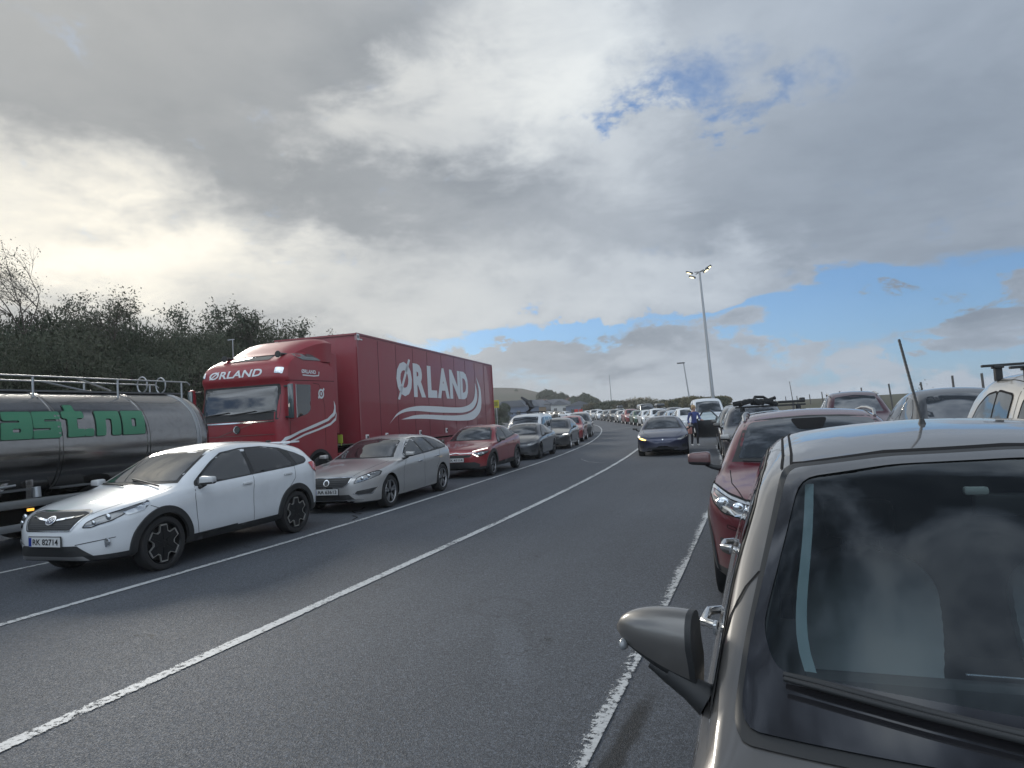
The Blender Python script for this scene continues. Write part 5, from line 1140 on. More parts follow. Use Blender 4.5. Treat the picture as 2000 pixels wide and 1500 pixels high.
    for i in range(n+1):
        q=i/n; x=.78+1.44*q; z=3.58+.50*math.sin(min(1,q*1.0)*math.pi/2)**1.1; w=.86+.33*min(1,q*1.3)
        for j in range(13):
            u=-1+2*j/12; V.append((x,u*w,z-.16*abs(u)**6*(0.4+.6*q)-.02))
        V.append((x,w,3.40)); V.append((x,-w,3.40))
    for i in range(n):
        for j in range(12): F.append((i*15+j,i*15+j+1,(i+1)*15+j+1,(i+1)*15+j))
        F.append((i*15+12,i*15+13,(i+1)*15+13,(i+1)*15+12)); F.append((i*15,i*15+14,(i+1)*15+14,(i+1)*15))
    F.append(tuple(n*15+j for j in range(13))+(n*15+13,n*15+14)); mesh('air_deflector',V,F,truckred,t,30)
    MB().box((2.30,-1.16,2.6),(.34,.05,2.1),None,.02).box((2.30,1.16,2.6),(.34,.05,2.1),None,.02).build('side_fairing',truckred,t,40)
    MB().box((3.2,0,.85),(4.4,.9,.28)).box((2.55,0,1.4),(.3,1.8,1.2)).build('chassis',void,t); MB().box((2.9,-1.12,.70),(1.1,.25,.62),None,.06).box((2.9,1.12,.7),(1.1,.25,.62),None,.06).build('side_tank',truckred,t,40)
    for sd in(-1,1): big_wheel(t,4.95,sd*1.0,.50,.55,sd)
    y=MB().box((2.5,-1.2,1.35),(.02,.02,.30),None,0).box((2.49,-1.18,1.38),(.02,.14,.22)); y.build('warning_plate',mat('yellow green plate',(.35,.42,.05),.5),t)
    MB().tube([(1.0,.9,3.6),(1.0,.9,4.08)],.012).box((1.0,.95,4.08),(.02,.2,.02)).build('aerial',steelp,t)
lorry()
def trailer():
    t=thing('semi_trailer','long red box trailer with large pale ØRLAND lettering and swoosh','trailer'); th=.123; d=Vector((-math.sin(th),math.cos(th),0)); rt=Vector((math.cos(th),math.sin(th),0))
    t.location=Vector((-10.49,15.35,0)); t.rotation_euler=(0,0,math.pi/2+th); H=4.27
    MB().box((7.33,1.275,(H+1.22)/2),(13.94,2.55,H-1.22),None,.03).build('body',trailred,t,30)
    fr=MB()
    for z,hh in ((1.20,.09),(4.27,.05)): fr.box((7.33,-.004,z),(13.98,.03,hh))
    for x in (.37,14.29): fr.box((x,-.004,2.73),(.06,.034,3.0))
    fr.box((.35,1.27,4.26),(.05,2.56,.05)); fr.build('edge_frame',mat('dark red frame',(.20,.010,.02),.4,0,.5),t)
    sm=MB()
    for x in (1.71,3.0,4.4,5.72,7.19,8.66,10.1,11.45,12.88): sm.box((x,-.0015,2.72),(.022,.005,2.96))
    sm.build('panel_joints',mat('joint dark red',(.07,.012,.018),.7),t)
    mt=MB().box((.55,-.003,4.13),(.34,.006,.035)).box((.40,-.003,3.95),(.035,.006,.38)); mt.build('reflective_corner',whitev,t)
    def flat(name,V,F,m,y=-.006): mesh(name,[(u,y,v) for u,v in V],F,m,t)
    lay=[('R',4.36,5.45),('L',5.66,6.60),('A',6.66,7.98),('N',8.04,9.34),('D',9.38,10.38)]
    V,F=text2d('O',1,.05); flat('letter',fit2d(V,2.97,4.24,2.58,3.70),F,letter)
    flat('letter_slash',[(3.02,2.48),(3.18,2.46),(4.16,3.80),(4.00,3.82)],[(0,1,2,3)],letter)
    for ch,a,b in lay:
        V,F=text2d(ch,1,.05); flat('letter',fit2d(V,a,b,2.57,3.71),F,letter)
    def curve(P,closed=True):
        o=[];n=len(P)
        for i in range(n):
            p0,p1,p2,p3=[Vector(P[(i+k)%n]) for k in(-1,0,1,2)]
            if (p2-p1).angle(p1-p0,0)>1.6 or (p3-p2).angle(p2-p1,0)>1.6: o.append(tuple(p1)); continue
            for j in range(4):
                q=j/4; o.append(tuple(.5*((2*p1)+(p2-p0)*q+(2*p0-5*p1+4*p2-p3)*q*q+(3*p1-p0-3*p2+p3)*q**3)))
        return o
    s1=[(2.27,1.70),(2.83,2.0),(3.6,2.18),(4.85,2.27),(6.56,2.26),(8.15,2.23),(9.54,2.25),(10.54,2.38),(11.15,2.63),(11.38,3.05),(11.40,3.33),(11.62,2.99),(11.57,2.56),(10.95,2.19),(9.72,2.03),(8.12,2.02),(6.04,2.05),(4.54,2.10),(3.46,2.06),(2.7,1.90)]
    s2=[(3.18,1.83),(4.11,1.94),(5.26,1.97),(7.02,1.93),(8.68,1.91),(10.14,1.97),(11.25,2.19),(11.78,2.57),(11.90,3.07),(11.62,3.58),(12.14,3.15),(12.25,2.57),(11.98,2.07),(10.99,1.74),(9.66,1.69),(7.7,1.73),(6.01,1.80),(4.51,1.84)]
    for q in (s1,s2):
        V,F=fill(curve(q),.5); flat('swoosh',V,F,letter,-.007)
    for x in (.75,2.05,4.75,7.4,10,12.6):
        b=MB().box((x,-.01,1.36),(.16,.03,.17)); b.build('lashing_plate',whitev,t); MB().box((x+.01,-.028,1.36),(.08,.01,.09)).build('lashing_hole',seam,t)
    MB().box((.42,0,4.18),(.14,.06,.17)).build('corner_plate',whitev,t); MB().box((.41,-.032,4.18),(.06,.01,.08)).build('lashing_hole',seam,t); MB().box((.42,2.5,4.18),(.14,.1,.17)).build('corner_plate',whitev,t)
    MB().box((7.5,1.27,1.0),(13,1.2,.25)).build('chassis',void,t); MB().box((6.2,.06,.72),(4.2,.04,.75)).box((6.2,2.45,.72),(4.2,.04,.75)).build('side_skirt',mat('dark red frame',(.2,.01,.02),.4),t)
    for x in (9.3,10.6,11.9):
        for y,sd in ((.22,-1),(2.33,1)): big_wheel(t,x,y,.50,.38,sd)
    for y in (.5,2.0): MB().box((3.3,y,.62),(.16,.16,.9)).box((3.3,y,.1),(.3,.3,.05)).build('landing_leg',steelp,t)
trailer()
def tanker():
    t=thing('tank_trailer','polished steel road tank with green lettering ast.no behind the white crossover','trailer'); th=.03
    t.location=Vector((-10.55,4,0)); t.rotation_euler=(0,0,math.pi/2+th)
    st=bpy.data.materials.new('polished stainless steel'); st.use_nodes=True; k=NT(st.node_tree); b=st.node_tree.nodes['Principled BSDF']; tc=k.n('ShaderNodeTexCoord'); o=tc.outputs['Object']
    n=k.noise(k.map(o,(0,0,0),(0,0,0),(.5,3,3)),1.0,5,.6); n2=k.noise(o,9,5,.7)
    k.lk(k.mix(k.mr(n2,.45,.8,0,.5),(.29,.285,.28),(.18,.17,.16)),b.inputs['Base Color']); b.inputs['Metallic'].default_value=1; k.lk(k.mr(n,.3,.7,.13,.26),b.inputs['Roughness'])
    bp=k.n('ShaderNodeBump'); bp.inputs['Strength'].default_value=.10; bp.inputs['Distance'].default_value=.05; k.lk(n,bp.inputs['Height']); k.lk(bp.outputs[0],b.inputs['Normal'])
    cy,cz,a,h=1.20,1.62,1.22,.98
    def E(x,q,k=1): c_,s_=math.cos(q),math.sin(q); return (x,cy+a*k*math.copysign(abs(c_)**.9,c_),cz+h*k*math.copysign(abs(s_)**.9,s_))
    xs=[-7,-5,-3,-1,0,1,2,3,4,5,6,6.35,6.5,6.62,6.72,6.80,6.86]; ks=[1]*11+[1,.99,.955,.87,.68,.3]; V=[];F=[];n=64
    for x,kk in zip(xs,ks): V+=[E(x,2*math.pi*j/n,kk) for j in range(n)]
    for i in range(len(xs)-1):
        for j in range(n): q=(j+1)%n; F.append((i*n+j,i*n+q,(i+1)*n+q,(i+1)*n+j))
    F.append(tuple(range(n))); F.append(tuple((len(xs)-1)*n+j for j in range(n))); mesh('tank',V,F,st,t,50)
    for x in (1.7,3.45,5.12,6.30):
        V=[];F=[]
        for dx,kk in ((-.05,1.0),(-.045,1.014),(-.012,1.014),(-.01,1.006),(.01,1.006),(.012,1.014),(.045,1.014),(.05,1.0)): V+=[E(x+dx,2*math.pi*j/n,kk) for j in range(n)]
        for i in range(7):
            for j in range(n): q=(j+1)%n; F.append((i*n+j,i*n+q,(i+1)*n+q,(i+1)*n+j))
        mesh('band',V,F,steelp if x>6 else st,t,50)
    green=mat('green vinyl',(.030,.165,.085),.4,0,.2); dk=mat('dark green outline',(.004,.035,.02),.4)
    G_={'a':([(.05,1),(1,1),(1,0),(0,0),(0,.60),(.58,.60),(.58,.68),(.05,.68)],[[(.36,.24),(.62,.24),(.62,.38),(.36,.38)]]),
      's':([(0,0),(1,0),(1,.62),(.40,.62),(.40,.70),(1,.70),(1,1),(0,1),(0,.38),(.60,.38),(.60,.30),(0,.30)],[]),
      't':([(.22,1.26),(.64,1.26),(.64,1),(1,1),(1,.72),(.64,.72),(.64,.30),(1,.30),(1,0),(.22,0),(.22,.72),(0,.72),(0,1),(.22,1)],[]),
      '.':([(0,0),(1,0),(1,.30),(0,.30)],[]),'n':([(0,0),(0,1),(1,1),(1,0),(.62,0),(.62,.68),(.38,.68),(.38,0)],[]),'o':([(0,0),(1,0),(1,1),(0,1)],[[(.40,.32),(.60,.32),(.60,.68),(.40,.68)]])}
    for ch,x0,x1 in (('a',2.50,2.97),('s',2.98,3.43),('t',3.46,3.84),('.',3.84,4.00),('n',4.05,4.52),('o',4.56,5.02)):
        ol,hs=G_[ch]; z0,hh=1.77,.42
        for grow,mm,off in ((.013,dk,.008),(0,green,.014)):
            def tr(P,g):
                cx=.5; return [(x0+(x1-x0)*x+.20*(y*hh)+ (g if x>cx else -g), z0+hh*y+(g if y>.5 else -g)) for x,y in P]
            o_=roundpoly(tr(ol,grow),.035,3); h_=[roundpoly(tr(q,-grow*.5),.02,2) for q in hs]
            V,F=fill(o_,.06,h_); P=[]
            for u,v in V:
                s_=(v-cz)/h; s_=math.copysign(abs(s_)**(1/.9),s_); c_=math.sqrt(max(0,1-s_*s_)); P.append((u,cy-(a+off)*c_**.9-off*.2,v+off*s_))
            mesh('letter',P,F,mm,t)
    # walkway, hand rails and hoops on top
    m=MB(); m.box((0,.95,2.58),(13.4,.42,.03)); m.build('walkway',mat('dull alloy tread',(.14,.145,.15),.5,.7),t)
    for y in (.50,1.35):
        m=MB(); m.tube([(-6.5,y,2.80),(6.55,y,2.80),(6.62,y,2.74)],.014,8)
        for x in (-5,-3,-1.2,.4,1.75,3.36,4.92,6.4): m.tube([(x,y,2.40 if y<1 else 2.55),(x,y,2.80)],.018,8)
        for x in (-4,-1,1.9,4.1): m.tube([(x,y,2.80),(x+1.0,y+.4 if y<1 else y,2.62)],.016,6)
        m.build('hand_rail',steelp,t,50)
    for x in (5.9,6.35):
        m=MB().tube([(x,1.0+.13*math.cos(q),2.76+.16*math.sin(q)) for q in [i*math.pi/10 for i in range(21)]],.014,6); m.build('hoop',steelp,t,50)
    for x in (1.0,3.0,4.9): MB().lathe([(.001,.10),(.2,.09),(.25,.04),(.26,0)],20,'Z',(x,1.45,2.56)).build('manhole_lid',st,t,50)
    for x in (3.0,5.6): MB().box((x,.35,.98),(.12,.5,.5),None,.02).tube([(x-.6,.05,.84),(x-.1,.25,1.35)],.05,8).build('cradle',st,t,40)
    MB().box((0,.06,.79),(13,.12,.12),None,.01).build('side_rail',mat('brushed rail',(.33,.34,.34),.4,.8),t,40); MB().box((0,1.2,.55),(13,1.9,.30)).build('chassis',void,t); MB().box((0,.05,.44),(9,.04,.11),None,.01).build('guard_rail',steelp,t,40)
    MB().box((2.93,-.01,.69),(.10,.03,.04),None,.01).build('side_lamp',amber,t); MB().box((2.7,.12,1.0),(.5,.2,.03)).build('step_plate',mat('dull alloy tread',(.14,.145,.15),.5,.7),t); MB().box((3.7,.12,.97),(.6,.25,.03),None,.01).build('step_plate',mat('dull alloy tread',(.14,.145,.15),.5,.7),t); MB().tube([(2.3,.05,.85),(2.3,.05,1.05),(2.75,.05,1.08)],.02).build('pipe',steelp,t,50); MB().tube([(3.1,.08,.86),(3.1,.1,1.02)],.06,10).build('valve',steelp,t,50)
    for x in (-1.2,.1,4.3,5.6):
        for y,sd in((.2,-1),(2.2,1)): big_wheel(t,x,y,.48,.36,sd)
tanker()

# ------------------------------------------------------------------ vegetation
def leafmat(name,c1,c2):
    m=bpy.data.materials.new(name); m.use_nodes=True; k=NT(m.node_tree); b=m.node_tree.nodes['Principled BSDF']
    tc=k.n('ShaderNodeTexCoord'); n=k.noise(tc.outputs['Object'],1.1,5,.7); n2=k.noise(tc.outputs['Object'],9,3,.7)
    c=k.mix(k.mr(n,.35,.65,0,1),c1,c2); c=k.mix(k.mr(n2,.4,.7,0,.5),c,tuple(v*1.5 for v in c1)); k.lk(c,b.inputs['Base Color']); b.inputs['Roughness'].default_value=.6; b.inputs['Specular IOR Level'].default_value=.25
    return m
leafA=leafmat('dark willow leaves',(.034,.047,.028),(.060,.074,.044)); leafB=leafmat('olive leaves',(.042,.052,.030),(.066,.075,.045)); leafC=leafmat('autumn scrub leaves',(.085,.070,.034),(.12,.11,.05))
bark=mat('bark',(.075,.062,.052),.9)
def leaves(rng,blobs,n,size,shell=.55):
    V=[];F=[]; tot=sum(b[3]*b[4] for b in blobs); 
    for bx,by,bz,rx,rz in blobs:
        for _ in range(int(n*rx*rz/tot)):
            d=Vector((rng.gauss(0,1),rng.gauss(0,1),rng.gauss(0,1))).normalized(); r=shell+(1.06-shell)*rng.random()**.6
            r*=1+.22*noise.noise(Vector((d.x*2+bx,d.y*2,d.z*2+bz))*1.7)
            p=Vector((bx+d.x*rx*r,by+d.y*rx*r,bz+d.z*rz*r)); s=size*rng.uniform(.5,1.25)
            a=Vector((rng.gauss(0,1),rng.gauss(0,1),rng.gauss(0,1)+.3)).normalized(); b=a.cross(Vector((rng.gauss(0,1),rng.gauss(0,1),rng.gauss(0,1)))).normalized()
            q=len(V); V+=[p-a*s*.9,p+b*s*.35,p+a*s,p-b*s*.35]; F.append((q,q+1,q+2,q+3))
    return V,F
def branches(rng,mb,p,d,L,r,depth,wind,leafpts,spread=.55,kids=3):
    pts=[p]; n=4; dd=d.copy()
    for i in range(n):
        dd=(dd+Vector((rng.gauss(0,.13),rng.gauss(0,.13),rng.gauss(0,.08)))+wind*.06*(6-depth)*.5).normalized(); pts.append(pts[-1]+dd*L/n)
    mb.tube(pts,[r*(1-.45*i/n) for i in range(n+1)],5 if depth>2 else 3,False)
    if depth<=0: leafpts.append(pts[-1]); leafpts.append(pts[2]); return
    for i in range(kids+(1 if rng.random()<.5 else 0)):
        f=rng.uniform(.35,1); q=pts[min(n,int(f*n)+0)]; nd=(dd+Vector((rng.gauss(0,spread),rng.gauss(0,spread),rng.gauss(.08,spread*.7)))).normalized()
        branches(rng,mb,q,nd,L*rng.uniform(.58,.8),r*.52,depth-1,wind,leafpts,spread,kids)
    branches(rng,mb,pts[-1],dd,L*.75,r*.55,depth-1,wind,leafpts,spread,kids)
def airy(name,seed,H,lm,nleaf,label,loc,spread=.5,kids=2,depth=4,wind=(-.6,0,.1),group=None,size=.07,cat='tree'):
    rng=random.Random(seed); t=thing(name,label,cat,loc,0,group); mb=MB(); lp=[]
    for i in range(3): branches(rng,mb,Vector((rng.uniform(-.1,.1),rng.uniform(-.1,.1),-.2)),Vector((rng.gauss(0,.22),rng.gauss(0,.22),1)).normalized(),H*.36,.0075*H,depth,Vector(wind),lp,spread,kids)
    mb.build('trunk',bark,t); V=[];F=[]; k_=H/max(v[2] for v in mb.V); t.scale=(k_,k_,k_); size/=k_
    for _ in range(nleaf):
        p=rng.choice(lp)+Vector((rng.gauss(0,.12),rng.gauss(0,.12),rng.gauss(0,.12))); a=Vector((rng.gauss(0,1),rng.gauss(0,1),rng.gauss(0,1))).normalized(); b=a.orthogonal().normalized(); s=size*rng.uniform(.5,1.2); q=len(V)
        V+=[p-a*s,p+b*s*.4,p+a*s,p-b*s*.4]; F.append((q,q+1,q+2,q+3))
    mesh('crown',V,F,lm,t); return t
def bush_proto(seed,lm,H=5,Wd=2.2,n=9500,size=.085):
    rng=random.Random(seed); blobs=[]
    for i in range(9):
        z=H*(.16+.72*(i/8)); rr=Wd*(.95-.5*abs(i/8-.35)); a=rng.uniform(0,6.28); off=Wd*.45*rng.random(); blobs.append((math.cos(a)*off,math.sin(a)*off,z,rr*rng.uniform(.55,.8),H*.17*rng.uniform(.8,1.3)))
    for i in range(7): a=rng.uniform(0,6.28); blobs.append((math.cos(a)*Wd*.6,math.sin(a)*Wd*.6,H*rng.uniform(.15,.85),Wd*.38,H*.10))
    V,F=leaves(rng,blobs,n,size,.45)
    # upright shoots that fray the outline
    for _ in range(260):
        a=rng.uniform(0,6.28); r=Wd*rng.random()**.5*.9; p=Vector((math.cos(a)*r,math.sin(a)*r,H*(.98-.28*(r/Wd)**2)+rng.uniform(-.3,.45)))
        for k in range(5):
            q=p+Vector((rng.gauss(-.05,.08),rng.gauss(0,.08),rng.uniform(-.35,.25))); d=Vector((rng.gauss(-.3,.5),rng.gauss(0,.5),1)).normalized(); s=size*rng.uniform(.5,1); b=d.orthogonal().normalized(); i=len(V); V+=[q-d*s,q+b*s*.3,q+d*s,q-b*s*.3]; F.append((i,i+1,i+2,i+3))
    me=bpy.data.meshes.new('crown'); me.from_pydata([tuple(v) for v in V],[],F); me.materials.append(lm)
    mb=MB(); 
    for i in range(4): a=rng.uniform(0,6.28); mb.tube([(0.15*math.cos(a),.15*math.sin(a),-.3),(Wd*.25*math.cos(a),Wd*.25*math.sin(a),H*.45),(Wd*.5*math.cos(a),Wd*.5*math.sin(a),H*.82)],[.10,.07,.03],6)
    tm=bpy.data.meshes.new('trunk'); tm.from_pydata([tuple(v) for v in mb.V],[],mb.F); tm.materials.append(bark)
    return me,tm
def plant(name,protos,rng,loc,sc,label,cat,group):
    t=thing(name,label,cat,loc,rng.uniform(0,6.28),group); t.scale=sc
    me,tm=rng.choice(protos)
    for m,n in ((me,'crown'),(tm,'trunk')): o=bpy.data.objects.new(n,m); link(o); o.parent=t
def vegetation():
    rng=random.Random(21); P=[bush_proto(s,leafA if s%2 else leafB) for s in range(1,6)]
    # the bank behind the lorries: outline follows the crest seen in the photograph
    crest=[(-260,590),(0,610),(70,612),(140,606),(200,618),(300,630),(380,632),(440,636),(500,622),(545,655),(600,668),(680,660),(760,700),(900,770)]
    def ctop(px):
        for (a,b),(c,d) in zip(crest,crest[1:]):
            if a<=px<=c: return b+(d-b)*(px-a)/(c-a)
        return 600
    px=-250
    while px<660:
        Y=9.5+ (px+250)*.0225+rng.uniform(-.6,.6) if px<350 else 23+(px-350)*.045+rng.uniform(-1,1)
        p=at(px,ctop(px)+rng.uniform(-4,14),Y)
        if p.x>-16.2: Y*=16.6/abs(p.x); p=at(px,ctop(px)+rng.uniform(-4,14),Y)
        z0=terrain(p.x,p.y)-.15; H=p.z-z0
        plant('leafy_tree',P,rng,(p.x,p.y,z0),(H/5*rng.uniform(.80,.95),H/5*rng.uniform(.80,.95),H/5.35),'dark leafy tree in the dense bank behind the tank trailer and lorry','tree','trees on the dark bank behind the lorries')
        if rng.random()<.75:
            q=at(px+rng.uniform(-10,12),ctop(px)+rng.uniform(50,90),Y-1.6); z0=terrain(q.x,q.y)-.1; H=q.z-z0
            if q.x<-15.2: plant('leafy_shrub',P,rng,(q.x,q.y,z0),(H/5,H/5,H/5),'dark shrub at the foot of the bank behind the tank trailer','shrub','shrubs in front of the bank trees')
        px+=rng.uniform(24,34) if px<350 else rng.uniform(16,24)
    def on(px,top,foot,Y,name,seed,lm,nl,label,**kw):
        q=at(px,foot,Y); p=at(px,top,Y); airy(name,seed,p.z-q.z,lm,nl,label,(q.x,q.y,q.z),**kw)
    on(42,446,640,15.5,'bare_tree',5,leafA,1500,'thin windswept tree standing above the bank at the far left',spread=.42,kids=3,wind=(-.8,0,.2),size=.045)
    on(-40,490,640,15,'bare_tree',9,leafA,500,'windswept tree cut by the left edge of the picture',spread=.42,kids=3,wind=(-.8,0,.2),size=.045)
    on(222,560,650,18,'sparse_tree',12,leafB,1100,'sparse round crowned tree on the crest right of the bare tree',spread=.6,kids=3,wind=(.3,0,.1),size=.06)
    on(150,568,640,18,'sparse_tree',19,leafB,700,'small twiggy tree on the crest left of the round crowned one',spread=.5,depth=3,wind=(.3,0,.1),size=.06)
    on(492,585,670,27,'sparse_tree',14,leafA,1500,'windswept tree on the crest above the lorry cab',kids=3,wind=(-.2,0,.1),size=.09)
    on(590,618,690,31,'sparse_tree',15,leafA,600,'small upright tree above the lorry roof',spread=.3,depth=3,wind=(0,0,.2),size=.08)
    on(340,592,660,24,'sparse_tree',16,leafA,700,'low frayed tree on the crest over the tank trailer end',depth=3,wind=(.2,0,.1),size=.08)
    on(420,592,660,26,'sparse_tree',18,leafA,600,'thin twigged sapling on the crest left of the lorry cab',depth=3,spread=.4,wind=(.2,0,.1),size=.08)
    on(648,646,700,33,'sparse_tree',17,leafC,600,'brown leaved tree top above the red trailer front',depth=3,wind=(.2,0,.1),size=.08)
    on(1812,757,800,30,'bare_bush',23,leafB,350,'bare bush beside a fence post above the dark grey car',spread=.6,depth=3,wind=(.2,0,0),size=.05,cat='bush')
    # bushes far off to the right of the bend
    Q=[bush_proto(s,leafC if s%2 else leafB,2.0,1.9,900,.22) for s in range(11,14)]
    for i in range(46):
        px=1165+i*5.4+rng.uniform(-3,3); top=791+3*math.sin(i*.7)+rng.uniform(-3,3)-(7 if 1310<px<1370 else 0)-(3 if 1225<px<1262 else 0); Y=150-i*.9+rng.uniform(-6,6); p=at(px,top,Y)
        z0=terrain(p.x,p.y)-.3; H=max(1.5,p.z-z0); plant('heath_bush',Q,rng,(p.x,p.y,z0),(H/2*1.5,H/2*1.5,H/2),'olive brown bush in the scrub beyond the queue bend','bush','scrub bushes beyond the bend')
    K=[bush_proto(s,leafA,6,2.4,1200,.4) for s in range(31,33)]
    for px,top,Y,w in ((1062,766,240,1.2),(1070,764,240,1.3),(1078,768,240,1.0),(1092,771,230,.6),(1098,769,230,.5),(1104,772,232,.7),(1135,774,200,1.0),(1142,772,200,1.1),(1150,776,195,1.0),(1160,780,190,.9),(1128,779,200,.9),(1008,762,300,.5),(1168,787,185,.8),(1120,777,210,.8),(985,790,120,.8),(972,800,100,.7),(1084,774,230,1.1),(1056,776,240,.9)):
        p=at(px,top,Y); H=7 if Y>150 else 4; plant('distant_tree',K,rng,(p.x,p.y,p.z-H),(H/6*w,H/6*w,H/6),'dark tree among the houses below the distant hill','tree','trees among the distant houses')
vegetation()
def hill():
    ridge=[(-400,700),(0,720),(500,745),(900,758),(960,761),(1000,762),(1020,763),(1045,768),(1075,774),(1100,778),(1130,784),(1160,790),(1200,797),(1260,800),(1330,800),(1500,797),(2300,770)]
    V=[];F=[];pts=[]
    for (a,b),(c,d) in zip(ridge,ridge[1:]):
        n=max(1,int((c-a)/8)); pts+=[(a+(c-a)*i/n,b+(d-b)*i/n) for i in range(n)]
    cols=[(0,.0),(.12,.16),(.25,.35),(.4,.55),(.55,.74),(.7,.88),(.85,.97),(1,1),(1.3,.9),(1.8,.5)]
    for i,(px,py) in enumerate(pts):
        top=at(px,py,420); d=Vector((top.x,top.y,0)); base=terrain(d.x*.38,d.y*.38)
        for t,h in cols:
            q=d*(.38+.62*t); z=base-.4+(top.z-base)*h*(1)+noise.noise(Vector((q.x*.02,q.y*.02,1)))*1.2*(1 if 0<t<1 else 0)
            V.append((q.x,q.y,z))
    n=len(cols)
    for i in range(len(pts)-1):
        for j in range(n-1): F.append((i*n+j,(i+1)*n+j,(i+1)*n+j+1,i*n+j+1))
    m=bpy.data.materials.new('heather hillside'); m.use_nodes=True; k=NT(m.node_tree); b=m.node_tree.nodes['Principled BSDF']; tc=k.n('ShaderNodeTexCoord'); o=tc.outputs['Object']
    n1=k.noise(o,.02,8,.7); n2=k.noise(o,.15,6,.7); c=k.mix(k.mr(n1,.35,.62,0,1),(.028,.034,.020),(.052,.042,.030)); c=k.mix(k.mr(n2,.45,.68,0,.7),c,(.03,.04,.022)); k.lk(c,b.inputs['Base Color']); b.inputs['Roughness'].default_value=.95
    tag(mesh('hill',V,F,m,None,60),kind='structure')
hill()
def houses():
    rng=random.Random(4); wallc=[mat('pale render',(.45,.45,.44),.8),mat('grey render',(.22,.23,.25),.8),mat('blue grey boards',(.10,.13,.19),.8),mat('ochre boards',(.25,.17,.10),.8)]; roofc=mat('slate roof',(.09,.10,.12),.8); roofr=mat('tile roof',(.16,.08,.06),.8)
    L=[(1012,795,150,8,2,'wide blue grey hall with a low roof behind the white van'),(1048,790,200,7,1,'grey house left of the dark trees below the hill'),(1062,789,210,7,0,'pale house under the tallest distant trees'),(1076,790,205,6,1,'grey house right of the pale house under the trees'),(1088,788,220,7,1,'grey house in the middle of the distant hamlet'),(1100,791,200,6,0,'pale gabled house in the distant hamlet'),(1112,784,230,5,0,'small pale house highest on the hillside'),(1121,790,210,8,1,'long grey house at the right end of the hamlet'),(1133,793,190,8,2,'blue grey house below the right hand tree clump'),(1040,796,170,5,3,'ochre house beside the raised machine arm')]
    for i,(px,py,Y,w,c,lab) in enumerate(L):
        p=at(px,py,Y); t=thing('distant_house',lab,'house',(p.x,p.y,p.z-3.2),rng.uniform(-.4,.4)); MB().box((0,0,1.6),(w,6,3.4)).build('wall',wallc[c],t)
        MB().prism([(-w/2-.3,3.2),(w/2+.3,3.2),(w/2-1.4 if i==0 else 0,4.7),(-w/2+1.4 if i==0 else 0,4.7)],'Y',-3.3,3.3).build('roof',roofr if i in(2,6) else roofc,t)
        MB().box((-w*.25,-3.02,1.8),(1,.06,1.0)).build('window',glassp,t); MB().box((w*.25,-3.02,1.8),(1,.06,1.0)).build('window',glassp,t)
houses()

